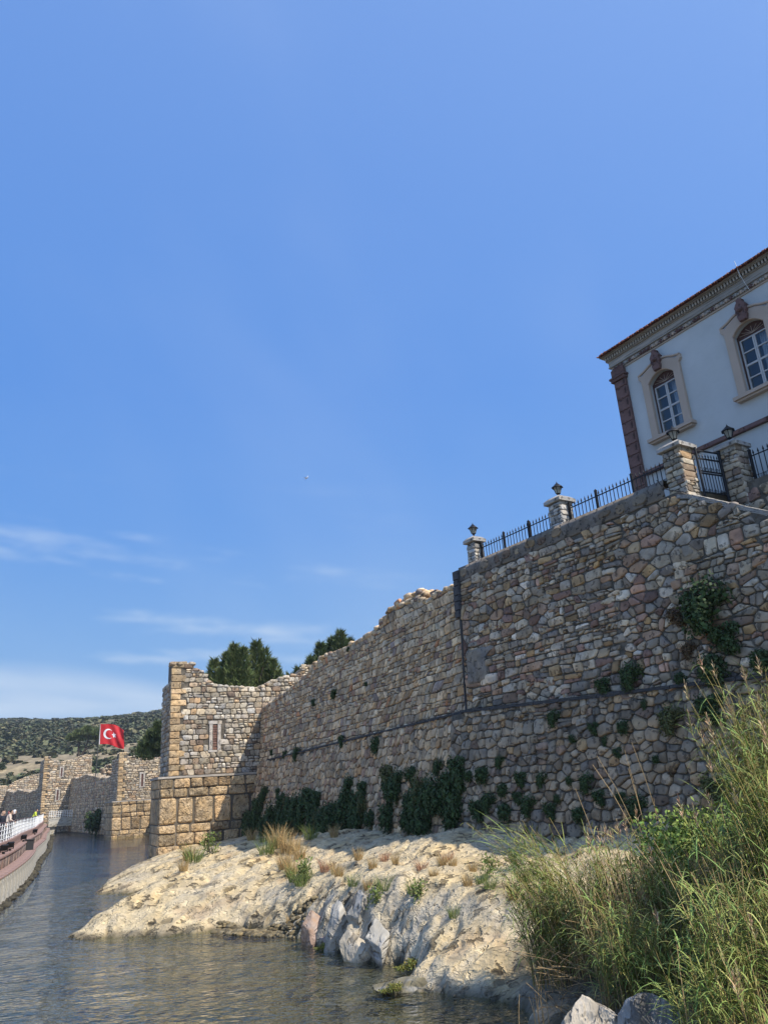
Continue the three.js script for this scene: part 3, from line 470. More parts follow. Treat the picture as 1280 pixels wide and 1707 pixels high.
{ // gate: frame of square bars, lower panel, pickets, scrolls, turned to run back from the near pier
  const a = onRight(8.62, 9.95, -0.62), b = onRight(8.72, 9.95, -1.42), L = Math.hypot(b[0] - a[0], b[2] - a[2]), turn = Math.atan2(-(b[2] - a[2]), b[0] - a[0]);
  const g = thing('iron_gate', 'black wrought iron gate standing between the two gate piers', 'gate', a, turn), H = 1.2;
  const sq = (p, q, w) => squareBar(p, q, w);
  mesh('gate_post', sq([0, -0.1, 0], [0, H + 0.08, 0], 0.055), M.iron, g); mesh('gate_post', sq([L, -0.1, 0], [L, H + 0.08, 0], 0.075), M.iron, g);
  for (const y of [0.06, 0.58, 0.64, 0.98, H]) mesh('rail', box(L, 0.035, 0.03, L / 2, y, 0), M.iron, g);
  const n = 8; for (let i = 1; i < n; i++) { const x = L * i / n; mesh('bar', bar([x, 0.06, 0], [x, 0.58, 0], 0.011), M.iron, g); mesh('bar', merge([bar([x, 0.64, 0], [x, 1.05, 0], 0.011), new THREE.ConeGeometry(0.022, 0.08, 6).translate(x, 1.09, 0)]), M.iron, g); }
  for (let i = 0; i < n; i++) for (const y of [0.12, 0.71]) { const m = mesh('scroll', scrollGeo, M.iron, g); m.position.set(L * (i + 0.5) / n, y, 0.006); m.rotation.z = (i % 2) * Math.PI; }
}
{ // terrace wall behind the stair, with the fence on it
  const w = thing('terrace_wall', 'rough stone terrace wall behind the gate at the right edge', 'wall', onRight(9.1, 0, -1.55), TURN_R);
  core('mortar_core', w, 0, 5, () => 6, () => 10.2, (y) => (10 - y) * 0.06, 0.5, M.mortar, 0.5, 0.5, 0);
  lay(w, [{ cells: voronoiCells(0, 5, 6.2, 10.3, { h: [0.26, 0.42], asp: [1, 1.9], mess: 0.2, small: 0.15, wave: 0.1, sy: 1.2 }, rngOf(55)), map: (u, y, d) => [u, y, (10 - y) * 0.06 + d], keep: (u, y) => y < 10.2, style: { ...styleBig, h: 0.09, gap: 0.03, col: PAL.right } }]);
}
{ // downpipe drawn as a dark tube up the joint of the two stretches
  const z = 0.36, d = thing('joint_line', 'dark downpipe and dark quoin stones in the joint of the two wall stretches', 'dark_tube', onRight(-0.62, 5.75, 0), TURN_R);
  mesh('dark_tube', tube([[0, 0, offR(5.75, 0) + 0.05], [0.0, 1.8, offR(7.5, 0) + 0.05], [0, 3.7, offR(9.4, 0) + 0.05]], 0.036, 10, 8), M.slate, d);
  const r = rngOf(77); for (let y = 3.0; y < 4.4;) { const h = R(r, 0.2, 0.34); mesh('quoin_stone', chamferBox(R(r, .24, .34), h - 0.02, 0.3, 0.02, -0.06, y + h / 2, offR(5.75 + y, 0) - 0.0), M.slate, d); y += h; }
}
{ const pts = [[7.85, 10.5, 0.09], [8.05, 10.2, 0.1], [8.3, 10.05, 0.1], [8.55, 9.93, 0.12]]; const c = sh(new THREE.Mesh(tube(pts, 0.012, 16, 5), M.dark)); c.name = 'cable'; c.position.set(...onRight(0, 0, 0)); c.rotation.y = TURN_R; c.userData = { kind: 'thing', label: 'thin black cable sagging across the foot of the near gate pier', category: 'cable' }; scene.add(c); }

// ------------------------------------------------------------------ rock shore and sea bed, one height field
const SHORE = [[-12, -62], [-15.6, -55], [-15.9, -49.5], [-15.4, -46.2], [-14.9, -42], [-14.2, -38.6], [-13.5, -36.9], [-12.4, -36.4], [-11.2, -36.4], [-9.8, -35.6], [-9.2, -33.4], [-9.6, -30.2], [-10.3, -27.6], [-10.2, -25.6], [-9.6, -25.0], [-8.6, -24.9], [-7.2, -24.6], [-5.9, -24.9], [-4.9, -25.1], [-4.0, -24.4], [-3.0, -23.0], [-2.2, -21.3], [-1.5, -19.9], [-0.7, -19.1], [-0.1, -18.5], [-0.05, -17.6], [-0.25, -16.8], [0.1, -16.3], [0.8, -15.9], [1.5, -15.5], [1.75, -14.6], [1.7, -13.2], [1.35, -11.6], [1.15, -10.2], [1.5, -8.4], [2.6, -6.2], [5, -3.5], [9, -1], [16, 1], [16, -62]];
function shoreDist(x, z) {                                            // > 0 on land
  let d = 1e9, inside = false;
  for (let i = 0, j = SHORE.length - 1; i < SHORE.length; j = i++) {
    const [ax, az] = SHORE[i], [bx, bz] = SHORE[j], ex = bx - ax, ez = bz - az, t = clamp(((x - ax) * ex + (z - az) * ez) / (ex * ex + ez * ez));
    d = Math.min(d, Math.hypot(x - ax - ex * t, z - az - ez * t));
    if ((az > z) !== (bz > z) && x < (bx - ax) * (z - az) / (bz - az) + ax) inside = !inside;
  }
  return inside ? d : -d;
}
// [x, z, rise length, plateau height]
const RISE = [[-10, -25.5, 2.6, 1.7], [-7, -27, 2.4, 1.75], [-5, -27, 2.4, 1.9], [-13.5, -38, 1.6, 0.85], [-12, -43, 1.5, 1.1], [-8, -38, 2.5, 1.55], [-3.5, -24, 1.1, 1.85], [-1.5, -21, 0.62, 1.85], [0, -19, 0.62, 1.75], [0.7, -16.6, 0.9, 0.75], [1.9, -18.5, 0.9, 1.75], [2, -15.5, 1.0, 1.05], [3, -12, 1.3, 1.0], [3, -8, 1.5, 1.0], [6, -6, 2.0, 1.4], [8, -12, 2, 1.7], [1.5, -24, 1.2, 2.25], [5, -19.5, 1.4, 2.2], [-3, -31, 2.0, 2.1], [-7, -44, 2.5, 1.55]];
function riseAt(x, z) { let s = 0, L = 0, h = 0; for (const r of RISE) { const w = 1 / (0.4 + ((x - r[0]) ** 2 + (z - r[1]) ** 2)) ** 1.6; s += w; L += w * r[2]; h += w * r[3]; } return [L / s, h / s]; }
function rockHeight(x, z) {
  const wob = 0.35 * fbm(x * 0.5, z * 0.5, 3, 3) + 0.2 * N3(x * 1.9, z * 1.9, 8), d0 = shoreDist(x, z), d = d0 + wob * (d0 > -1.5 ? 1 : 0);
  const [L, hp] = riseAt(x, z);
  if (d > 0) {
    let h = hp * (1 - Math.exp(-d / L)) + 0.012 * d;
    const amp = clamp(d / 0.6);
    // bedding dips to the lower left: ledges run along one direction
    const s = x * 0.75 + z * 0.45 + 0.5 * fbm(x * 0.6, z * 0.6, 1, 3);
    h += amp * (0.15 * fbm(x * 0.6, z * 0.6, 2, 3) + 0.05 * fbm(x * 2.3, z * 2.3, 5, 3) + 0.05 * (1 - Math.abs(N3(s * 1.6, 2.1, z * 0.15)) * 2) - 0.10 * sstep(0.10, 0.0, Math.abs(N3(s * 0.9, z * 0.25, 6))));
    h += amp * (0.032 * (Math.abs(N3(x * 5.1, z * 5.1, 3)) * 2 - 0.5) + 0.05 * (Math.abs(N3(x * 1.7 + 7, z * 2.6, 11)) * 2 - 0.5) + 0.025 * N3(x * 11, z * 11, 5));
    return h;
  }
  return Math.max(-1.7, -0.05 - 0.16 * -d) + 0.06 * fbm(x * 1.5, z * 1.5, 9, 3);
}
{
  const x0 = -19, x1 = 12, z0 = -58, z1 = 2, G = new Geo();
  const xs = [], zs = []; for (let x = x0; x <= x1; x += (x > -11.5 && x < 6 ? 0.085 : 0.2)) xs.push(x); for (let z = z1; z >= z0;) { zs.push(z); z -= z > -14 ? 0.16 : z > -28 ? 0.075 : z > -38 ? 0.13 : 0.25; }
  const nx = xs.length, H = new Float32Array(nx * zs.length);
  zs.forEach((z, j) => xs.forEach((x, i) => { H[j * nx + i] = rockHeight(x, z); }));
  zs.forEach((z, j) => xs.forEach((x, i) => {
    const h = H[j * nx + i], hx = (H[j * nx + Math.min(nx - 1, i + 1)] - H[j * nx + Math.max(0, i - 1)]) / 0.17, hz = (H[Math.min(zs.length - 1, j + 1) * nx + i] - H[Math.max(0, j - 1) * nx + i]) / 0.15, st = clamp(Math.hypot(hx, hz) - 0.45);
    // on steep faces push the rock in and out sideways so that it is not a smooth drape
    const px = x + st * (0.26 * fbm(x * 2.2, h * 2.4, z * 2.2, 4) + 0.05 * N3(x * 9, h * 9, z * 9)), pz = z + st * (0.34 * fbm(x * 2.2 + 31, h * 2.4, z * 2.2, 4) + 0.22 * (0.4 - Math.abs(N3(x * 1.9 + h * 0.9, h * 1.3, 4.4)) * 1.6) + 0.09 * N3(x * 7 + 5, h * 7, z * 7));
    const a = fbm(px * 0.5, h * 0.8, pz * 0.5, 4), b = fbm(px * 2.1 + 9, h * 2.1, pz * 2.1, 3), c = fbm(px * 0.9 + 40, h, pz * 0.9, 3);
    let col = [0.71, 0.555, 0.32];
    const mix = (t, r, g, bl) => { col = [lerp(col[0], r, t), lerp(col[1], g, t), lerp(col[2], bl, t)]; };
    mix(sstep(0.0, 0.3, a) * 0.65, 0.53, 0.445, 0.31);                                   // grey weathered crust
    mix(sstep(0.12, 0.32, b) * 0.5, 0.36, 0.30, 0.22);                                  // dark lichen
    mix(sstep(0.18, 0.36, c) * 0.55, 0.50, 0.34, 0.19);                                  // ochre stains
    if (px > -3.6 && px < 3.5 && pz > -23.5) mix(0.5 * sstep(0.2, 0.8, st), 0.50, 0.455, 0.375);   // pale grey broken face over the bay
    const land = shoreDist(px, pz);
    if (px > 1.2 && pz > -16.5) mix(sstep(1.2, 2.4, px) * 0.85, 0.13, 0.10, 0.06);        // earth and litter under the reeds
    mix(sstep(0.17 + 0.1 * b, 0.06 + 0.1 * b, h) * 0.75, 0.15, 0.12, 0.07);               // wet weed line along the water
    if (h < 0.02) { mix(0.9, 0.125, 0.105, 0.052); mix(sstep(-0.05, 0.25, a) * 0.7, 0.06, 0.062, 0.028); mix(sstep(0.1, 0.3, b) * 0.6, 0.25, 0.20, 0.12); mix(sstep(-0.78, -0.86, h + 0.7 * b + 0.5 * c) * 0.8, 0.04, 0.052, 0.04); }  // weed tones; last mix paints the deeper bed darker for water depth
    G.v(px, h, pz, px, h - pz, col);
  }));
  for (let j = 0; j < zs.length - 1; j++) for (let i = 0; i < nx - 1; i++) { const a = j * nx + i, b = a + 1, c = a + nx, d = c + 1; G.q(a, b, d, c); }
  structure('rock_shore', G.build(), M.rock, 'pale eroded limestone rock shelf running from the wall into the water', 'rock');
}
{ // sea bed farther out, its colour darkened for water depth, and the water
  const G = new Geo(), s = [0.030, 0.040, 0.034]; const a = G.v(-600, -1.75, 60, -600, 60, s), b = G.v(300, -1.75, 60, 300, 60, s), c = G.v(300, -1.75, -260, 300, -260, s), d = G.v(-600, -1.75, -260, -600, -260, s); G.q(a, b, c, d);
  structure('sea_bed', G.build(), new THREE.MeshStandardMaterial({ vertexColors: true, roughness: 1, map: dirtCol }), 'weedy sea bed, its colour painted darker for the depth of the water', 'sea bed');
  const wave = texture(1024, (u, v) => { const w = 0.06 * (fD(u, v) - 0.5), x = u + w, y = v + w; return g1(0.5 + 0.55 * (pW1(x, y) - 0.5) + 0.42 * (pW2(x, y) - 0.5) + 0.25 * (pW3(x, y) - 0.5)); }, false, 1 / 9);
  const water = new THREE.MeshPhysicalMaterial({ color: rgb(0.84, 0.86, 0.76), transmission: 1, thickness: 0, ior: 1.33, roughness: 0.045, bumpMap: wave, bumpScale: 0.12 });
  const W = new Geo(), xs = [], zs = [];
  for (let x = -500; x <= 200;) { xs.push(x); x += x > -40 && x < 6 ? 0.4 : 20; } for (let z = 40; z >= -240;) { zs.push(z); z -= z < -8 && z > -70 ? 0.4 : 8; }
  for (const z of zs) for (const x of xs) { const k = x > -40 && x < 6 && z > -70 && z < -8 ? 1 : 0; W.v(x, k * (0.022 * fbm(x * 0.35, z * 0.6, 2, 3)), z, x * 1.15 + 0.5 * N3(x * .1, z * .1), z * 2.0 + 0.8 * N3(x * .07, z * .07, 4), [1, 1, 1]); }
  const nx = xs.length; for (let j = 0; j < zs.length - 1; j++) for (let i = 0; i < nx - 1; i++) { const p = j * nx + i; W.q(p, p + 1, p + nx + 1, p + nx); }
  structure('water', W.build(), water, 'calm rippled sea water in the castle inlet', 'water');
}
const QG = [[-21, -20], [-24, -35], [-35, -60], [-46, -80], [-64, -128]];
function qGround(t) { return QG[Math.round(t * 4)]; }
// ------------------------------------------------------------------ land behind the walls and the hills
function slab(name, pts, y, mat, label, depth = 12) { const s = new THREE.Shape(pts.map(([x, z]) => new THREE.Vector2(x, -z))); const g = new THREE.ExtrudeGeometry(s, { depth, bevelEnabled: false }); g.rotateX(-Math.PI / 2); g.translate(0, y - depth, 0); return structure(name, g, mat, label, 'ground'); }
{
  const q = (f, u, z) => { const p = f(u, 0, z); return [p[0], p[2]]; };
  slab('terrace_ground', [q(onRight, -0.5, -0.3), q(onRight, 8.4, -0.3), q(onRight, 8.4, -1.4), q(onRight, 9.0, -1.7), q(onRight, 30, -1.9), q(onRight, 30, -24), q(onRight, -0.5, -24)], 10.15, M.soil, 'level earth terrace carrying the white house', 11);
  slab('stair_ground', [q(onRight, 8.4, -0.3), q(onRight, 16, -0.3), q(onRight, 16, -1.5), q(onRight, 8.4, -1.5)], 6.2, M.soil, 'sunken stair run behind the sloping parapet', 6);
  slab('castle_ground', [q(onLeft, -0.6, -0.6), q(onLeft, -26, -0.6), q(onLeft, -32, -1.5), [-29, -104], [-20, -150], [60, -150], [60, -30], q(onRight, -0.6, -10)], 8.1, M.soil, 'overgrown ground inside the castle walls', 9);
  slab('castle_ground', [[-30, -104], [-37.6, -106], [-57, -139], [-62.5, -142], [-84, -173], [-110, -200], [-20, -200]], 6.3, M.soil, 'dry ground behind the farthest walls', 7);
}
slab('shore_ground', [qGround(0), qGround(0.25), qGround(0.5), qGround(0.75), qGround(1), [-80, -160], [-120, -200], [-320, -200], [-320, -10], [-30, -10]], 2.15, M.soil, 'flat land behind the promenade', 4);
const hillH = (x, z) => { const t = clamp((-z - 185) / 435), b = lerp(2, 70, Math.pow(t, 0.8)) + 9 * fbm(x * 0.006, z * 0.006, 3, 4) * sstep(0, 0.3, t) + 4 * fbm(x * 0.03, z * 0.03, 6, 3) * sstep(0, .2, t); return b + (x < -220 ? (-220 - x) * 0.055 * t : 0) - sstep(0.96, 1, t) * 3; };
{
  const G = new Geo(), nx = 150, nz = 90;
  for (let j = 0; j <= nz; j++) for (let i = 0; i <= nx; i++) {
    const z = lerp(-185, -760, Math.pow(j / nz, 1.3)), x = lerp(-620, 260, i / nx) * lerp(0.8, 1.15, j / nz), y = z < -620 ? hillH(x, -620) - (-620 - z) * 0.25 : hillH(x, z);
    const a = fbm(x * 0.02, z * 0.02, 1, 4), b = fbm(x * 0.07, z * 0.07, 4, 3), dry = sstep(0.0, 0.22, a + 0.25 * b + (z > -300 && z < -215 ? 0.16 : -0.04));
    G.v(x, y, z, x * 0.15, z * 0.15, [lerp(0.075, 0.40, dry), lerp(0.095, 0.31, dry), lerp(0.045, 0.175, dry)]);
  }
  for (let j = 0; j < nz; j++) for (let i = 0; i < nx; i++) { const a = j * (nx + 1) + i; G.q(a, a + 1, a + nx + 2, a + nx + 1); }
  structure('hills', G.build(), new THREE.MeshStandardMaterial({ vertexColors: true, map: dirtCol, roughness: 1 }), 'scrub covered hills with dry bare patches on the horizon', 'hill');
}
// ------------------------------------------------------------------ foliage
function leafBlob(n, rad, size, seed, o = {}) {                        // leaf-sized faces spread through a volume made of several lobes
  const G = new Geo(), rng = rngOf(seed), lobes = []; const m = o.lobes || 5;
  for (let i = 0; i < m; i++) { const a = rng() * 6.28, r = Math.sqrt(rng()) * 0.62; lobes.push([Math.cos(a) * r * rad[0], R(rng, -.5, .55) * rad[1], Math.sin(a) * r * rad[2], R(rng, 0.32, 0.62)]); }
  const nrm = new THREE.Vector3(), t = new THREE.Vector3(), b = new THREE.Vector3();
  for (let k = 0; k < n; k++) {
    const L = lobes[Math.floor(rng() * m)]; nrm.set(R(rng, -1, 1), R(rng, -1, 1), R(rng, -1, 1)).normalize(); const s = L[3] * Math.pow(rng(), 0.4) * (1 + 0.3 * N3(nrm.x * 2 + k % 3, nrm.y * 2, nrm.z * 2));
    const x = L[0] + nrm.x * s * rad[0], y = L[1] + nrm.y * s * rad[1], z = L[2] + nrm.z * s * rad[2];
    t.set(R(rng, -1, 1), R(rng, -1, 1) + (o.up || 0), R(rng, -1, 1)).normalize(); b.crossVectors(t, nrm).normalize(); if (!(b.lengthSq() > 0.1)) b.set(1, 0, 0);
    const l = size * R(rng, 0.6, 1.35), w = l * (o.wide || 0.42), c = R(rng, 0.6, 1.35), yel = R(rng, 0.85, 1.3), col = [c * yel, c, c * 0.85];
    const A = G.v(x, y, z, 0, 0, col), B = G.v(x + t.x * l * .5 + b.x * w, y + t.y * l * .5 + b.y * w, z + t.z * l * .5 + b.z * w, 1, 0, col), C = G.v(x + t.x * l, y + t.y * l - l * 0.12, z + t.z * l, 1, 1, col), D = G.v(x + t.x * l * .5 - b.x * w, y + t.y * l * .5 - b.y * w, z + t.z * l * .5 - b.z * w, 0, 1, col);
    G.q(A, B, C, D);
  }
  return G.build();
}
{ // scrub on the hills: too many and too far to count
  const g = leafBlob(34, [1, 0.8, 1], 0.6, 900, { wide: 0.6, lobes: 4 }), n = 11000, rng = rngOf(901);
  const im = new THREE.InstancedMesh(g, leafMat(0.075, 0.095, 0.045), n), m = new THREE.Matrix4(), q = new THREE.Quaternion(), e = new THREE.Euler(), col = new THREE.Color(); let k = 0;
  while (k < n) { const z = -195 - 430 * Math.pow(rng(), 0.75), x = lerp(-0.60, -0.10, rng()) * -z; const a = fbm(x * 0.02, z * 0.02, 1, 4) + 0.25 * fbm(x * 0.07, z * 0.07, 4, 3) + (z > -300 && z < -215 ? 0.16 : -0.04); if (rng() > 1.05 - sstep(-0.1, 0.2, a) * 0.93) continue; const s = R(rng, 0.6, 1.7) * (rng() < 0.1 ? 1.7 : 1); e.set(0, rng() * 6, 0); q.setFromEuler(e); m.compose(new THREE.Vector3(x, hillH(x, Math.max(z, -620)) + s * 0.35, z), q, new THREE.Vector3(s * 1.3, s, s * 1.3)); im.setMatrixAt(k, m); const b = R(rng, 0.7, 1.35); im.setColorAt(k, col.setRGB(b * R(rng, .9, 1.3), b, b)); k++; }
  sh(im); im.name = 'hillside_scrub'; im.userData = { kind: 'stuff', label: 'dark green scrub scattered over the distant hills', category: 'scrub' }; scene.add(im);
}

// ------------------------------------------------------------------ the white house on the terrace
{
  const HU = 4.8, HB = 10.15, h = thing('house', 'white plastered house with pink stone window frames behind the fence', 'house', onRight(HU, HB, -3.0), TURN_R);
  const X = (u) => u - HU, Y = (y) => y - HB, W = 11, top = 16.0;
  // facade with openings, as one extruded plate
  const s = new THREE.Shape(); s.moveTo(0, 0); s.lineTo(W, 0); s.lineTo(W, Y(top)); s.lineTo(0, Y(top)); s.closePath();
  const WIN = [[6.50, 13.12], [9.47, 13.12], [12.44, 13.12]];
  const archPath = (cx, y0, w, ySpring, rise, P) => { P.moveTo(cx - w / 2, y0); P.lineTo(cx + w / 2, y0); P.lineTo(cx + w / 2, ySpring); for (let i = 1; i <= 10; i++) { const t = i / 10, x = lerp(w / 2, -w / 2, t); P.lineTo(cx + x, ySpring + rise * (1 - (2 * t - 1) ** 2)); } P.closePath(); return P; };
  for (const [u, y] of WIN) s.holes.push(archPath(X(u), Y(y), 0.98, Y(14.9), 0.26, new THREE.Path()));
  const fg = new THREE.ExtrudeGeometry(s, { depth: 0.4, bevelEnabled: false }); fg.translate(0, 0, -0.4);
  mesh('front_wall', fg, M.plaster, h);
  mesh('side_wall', box(0.35, Y(top), 7.6, 0.2, Y(top) / 2, -4.2), M.plaster, h); mesh('side_wall', box(0.35, Y(top), 7.6, W - 0.2, Y(top) / 2, -4.2), M.plaster, h); mesh('rear_wall', box(W, Y(top), 0.35, W / 2, Y(top) / 2, -8.2), M.plaster, h);
  mesh('room_floor', box(W - 0.8, 0.1, 7.4, W / 2, Y(12.4), -4.2), M.winFrame, h); mesh('ceiling', box(W - 0.8, 0.1, 7.4, W / 2, Y(15.8), -4.2), M.plaster, h);
  // corner pilaster of dark pink blocks
  const rq = rngOf(61); let y = 0; while (y < Y(15.55)) { const hh = R(rq, 0.32, 0.46), t = Math.min(hh, Y(15.56) - y); if (t < 0.06) break; mesh('quoin_block', chamferBox(0.46, t - 0.012, 0.5, 0.018, 0.21, y + t / 2, -0.13), M.andesite, h); y += hh; }
  mesh('pilaster_capital', merge([box(0.56, 0.1, 0.6, 0.2, Y(15.62), -0.13), box(0.64, 0.06, 0.66, 0.2, Y(15.70), -0.13), box(0.5, 0.28, 0.52, 0.2, Y(15.87), -0.13)]), M.andesite, h);
  // string course
  for (let x = 0.5; x < W;) { const L = R(rq, 0.8, 1.3); mesh('string_course', chamferBox(L - 0.01, 0.13, 0.14, 0.015, x + L / 2, Y(12.18), 0.04), M.andesite, h); x += L; }
  // entablature: architrave, leaf frieze, plain band, dentils, cornice
  const ent = (name, hgt, yy, d, m) => mesh(name, box(W + 0.1 + d, hgt, d + 0.2, W / 2 - d / 2, Y(yy), d / 2 - 0.1), m, h);
  ent('architrave', 0.035, 15.98, 0.04, M.trim);
  ent('frieze_band', 0.17, 16.085, 0.03, M.cream);
  ent('moulding', 0.04, 16.19, 0.09, M.cream); ent('plain_band', 0.20, 16.31, 0.07, M.cream); ent('moulding', 0.035, 16.428, 0.13, M.cream);
  ent('dentil_band', 0.10, 16.50, 0.10, M.cream);
  ent('cornice', 0.045, 16.575, 0.2, M.cream); ent('cornice', 0.035, 16.617, 0.26, M.cream);
  const orn = (() => { const p = new THREE.SphereGeometry(0.06, 7, 5); p.scale(0.85, 1.15, 0.6); const l = new THREE.ConeGeometry(0.035, 0.13, 5); l.rotateZ(0.5); l.translate(0.06, 0, 0); const r = l.clone(); r.rotateY(Math.PI); return merge([p, l, r]); })();
  for (let i = 0, x = 0.08; x < W; x += 0.155, i++) { const m = mesh('frieze_ornament', orn, (i % 4 === 0 || rq() < 0.22) ? M.andesite : rq() < 0.6 ? M.trim : M.cream, h); m.position.set(x, Y(16.08), 0.055); }
  const den = chamferBox(0.052, 0.115, 0.1, 0.006); for (let x = -0.12; x < W; x += 0.098) { const m = mesh('dentil', den, M.cream, h); m.position.set(x, Y(16.49), 0.14); }
  // roof: boards, then barrel tiles; the two rows at the eave one by one
  const rs = new THREE.Shape([[0.36, 0], [-4.15, 2.1], [-8.8, 0], [-8.8, -0.05], [0.36, -0.05]].map(([a, b]) => new THREE.Vector2(a, b))); const rgm = new THREE.ExtrudeGeometry(rs, { depth: W + 0.42, bevelEnabled: false }); rgm.rotateY(-Math.PI / 2); rgm.translate(W + 0.2, Y(16.66), 0);
  const roof = mesh('roof', rgm, M.tile2, h), slope = Math.atan2(2.1, 4.51);
  const tileG = (() => { const c = new THREE.CylinderGeometry(0.072, 0.09, 0.5, 8, 1, true, -Math.PI / 2, Math.PI); c.rotateX(Math.PI / 2); const c2 = new THREE.CylinderGeometry(0.056, 0.074, 0.5, 8, 1, true, -Math.PI / 2, Math.PI); c2.rotateX(Math.PI / 2); return merge([c, c2]); })();
  tileG.rotateX(0);
  const rest = [], rt = rngOf(62);
  for (let row = 0; row < 11; row++) for (let x = -0.2; x < W + 0.2; x += 0.19) {
    const sl = 0.28 - row * 0.42, zz = sl * Math.cos(slope) - 0.06, yy = Y(16.75) - (sl - 0.28) * Math.sin(slope) + 0.0;
    const odd = row === 1 && rt() < 0.10 ? 0.09 : 0;
    if (row < 2) { const m = mesh('roof_tile', tileG, rt() < 0.5 ? M.tile : M.tile2, roof); m.position.set(x + R(rt, -.012, .012), yy - 0.03 + R(rt, 0, .015) + odd, zz + R(rt, -.03, .03)); m.rotation.set(slope, R(rt, -.06, .06), 0); }
    else { const g = tileG.clone(); g.rotateX(slope); g.translate(x + R(rt, -.012, .012), yy - 0.03 + R(rt, 0, .012), zz); rest.push(g); }
  }
  mesh('upper_tiles', merge(rest), M.tile, roof).userData.kind = 'stuff';
  // windows
  WIN.forEach(([u, yb], n) => {
    const w = new THREE.Group(); w.name = 'window'; w.position.set(X(u), Y(yb), 0); h.add(w);
    // stone surround: an arched band with eared shoulders
    const o = new THREE.Shape(); const ow = 0.69; o.moveTo(-ow, -0.02); o.lineTo(ow, -0.02); o.lineTo(ow, 1.98); o.lineTo(ow + 0.09, 2.08); o.lineTo(ow + 0.09, 2.2); for (let i = 0; i <= 12; i++) { const t = i / 12, x = lerp(ow - 0.06, -ow + 0.06, t); o.lineTo(x, 2.12 + 0.22 * (1 - (2 * t - 1) ** 2)); } o.lineTo(-ow - 0.09, 2.2); o.lineTo(-ow - 0.09, 2.08); o.lineTo(-ow, 1.98); o.closePath();
    o.holes.push(archPath(0, 0.0, 0.96, 1.78, 0.26, new THREE.Path()));
    const og = new THREE.ExtrudeGeometry(o, { depth: 0.09, bevelEnabled: true, bevelSize: 0.015, bevelThickness: 0.015, bevelSegments: 1 }); og.translate(0, 0, 0.003);
    mesh('surround', og, M.trim, w);
    mesh('hood_moulding', tube([[-0.78, 2.20, .09], [-0.55, 2.26, .09], [-0.3, 2.36, .09], [0, 2.40, .09], [0.3, 2.36, .09], [0.55, 2.26, .09], [0.78, 2.20, .09]], 0.04, 24, 6), M.trim, w);
    mesh('sill', merge([box(1.62, 0.1, 0.26, 0, -0.07, 0.1), box(1.5, 0.06, 0.2, 0, -0.151, 0.07)]), M.trim, w);
    const kp = new THREE.Shape([[-.09, 0], [.09, 0], [.12, .12], [.10, .2], [.15, .26], [.13, .36], [.15, .42], [.09, .52], [.05, .55], [.06, .62], [0, .66], [-.06, .62], [-.05, .55], [-.09, .52], [-.15, .42], [-.13, .36], [-.15, .26], [-.10, .2], [-.12, .12]].map(([a, b]) => new THREE.Vector2(a, b)));
    const kg = new THREE.ExtrudeGeometry(kp, { depth: 0.13, bevelEnabled: true, bevelSize: 0.025, bevelThickness: 0.03, bevelSegments: 2 }); kg.translate(0, 2.06, 0.06); const boss = new THREE.SphereGeometry(0.085, 10, 8).translate(0, 2.38, 0.22);
    mesh('keystone', merge([kg, boss]), M.andesite, w);
    const zf = -0.2;
    const fr = new THREE.Shape(); archPath(0, 0.0, 0.98, 1.78, 0.26, fr); fr.holes.push(archPath(0, 0.06, 0.84, 1.66, 0.0, new THREE.Path()));
    const frg = new THREE.ExtrudeGeometry(fr, { depth: 0.07, bevelEnabled: false }); frg.translate(0, 0, zf);
    const frame = mesh('frame', frg, M.winFrame, w);
    for (let i = -3; i <= 3; i++) mesh('fanlight_bar', bar([0, 1.72, zf + 0.09], [Math.sin(i * 0.42) * 0.4, 1.72 + Math.cos(i * 0.42) * 0.21, zf + 0.09], 0.008, 4), M.trim, w);
    const wb = (g) => mesh('glazing_bar', g, M.greyWhite, w);
    for (const [x0, x1] of [[-0.42, -0.005], [0.005, 0.42]]) { const cx = (x0 + x1) / 2; wb(box(0.04, 1.6, 0.045, x0 + 0.02, 0.86, zf + 0.07)); wb(box(0.04, 1.6, 0.045, x1 - 0.02, 0.86, zf + 0.07)); for (const yy of [0.08, 0.47, 0.86, 1.25, 1.64]) wb(box(x1 - x0 - 0.082, yy === 0.86 ? 0.06 : 0.035, 0.04, cx, yy, zf + 0.07)); for (let k = 0; k < 4; k++) mesh('pane', box(x1 - x0 - 0.09, 0.34, 0.006, cx, 0.275 + k * 0.39, zf + 0.06), M.glass, w); }
    // net curtain behind the right leaf and a short one on the left
    const cg = new THREE.PlaneGeometry(0.36, 1.7, 40, 1); const p = cg.attributes.position; for (let i = 0; i < p.count; i++) p.setZ(i, 0.03 * Math.sin(p.getX(i) * 70)); cg.computeVertexNormals(); cg.translate(0.24, 0.9, zf - 0.12); mesh('curtain', cg, M.curtain, w);
  });
  // thin white wire down from the eave
  mesh('wire', tube([[X(9.75), Y(16.85), 0.4], [X(9.77), Y(16.4), 0.34], [X(9.8), Y(15.95), 0.1]], 0.008, 8, 4), M.white, h);
}

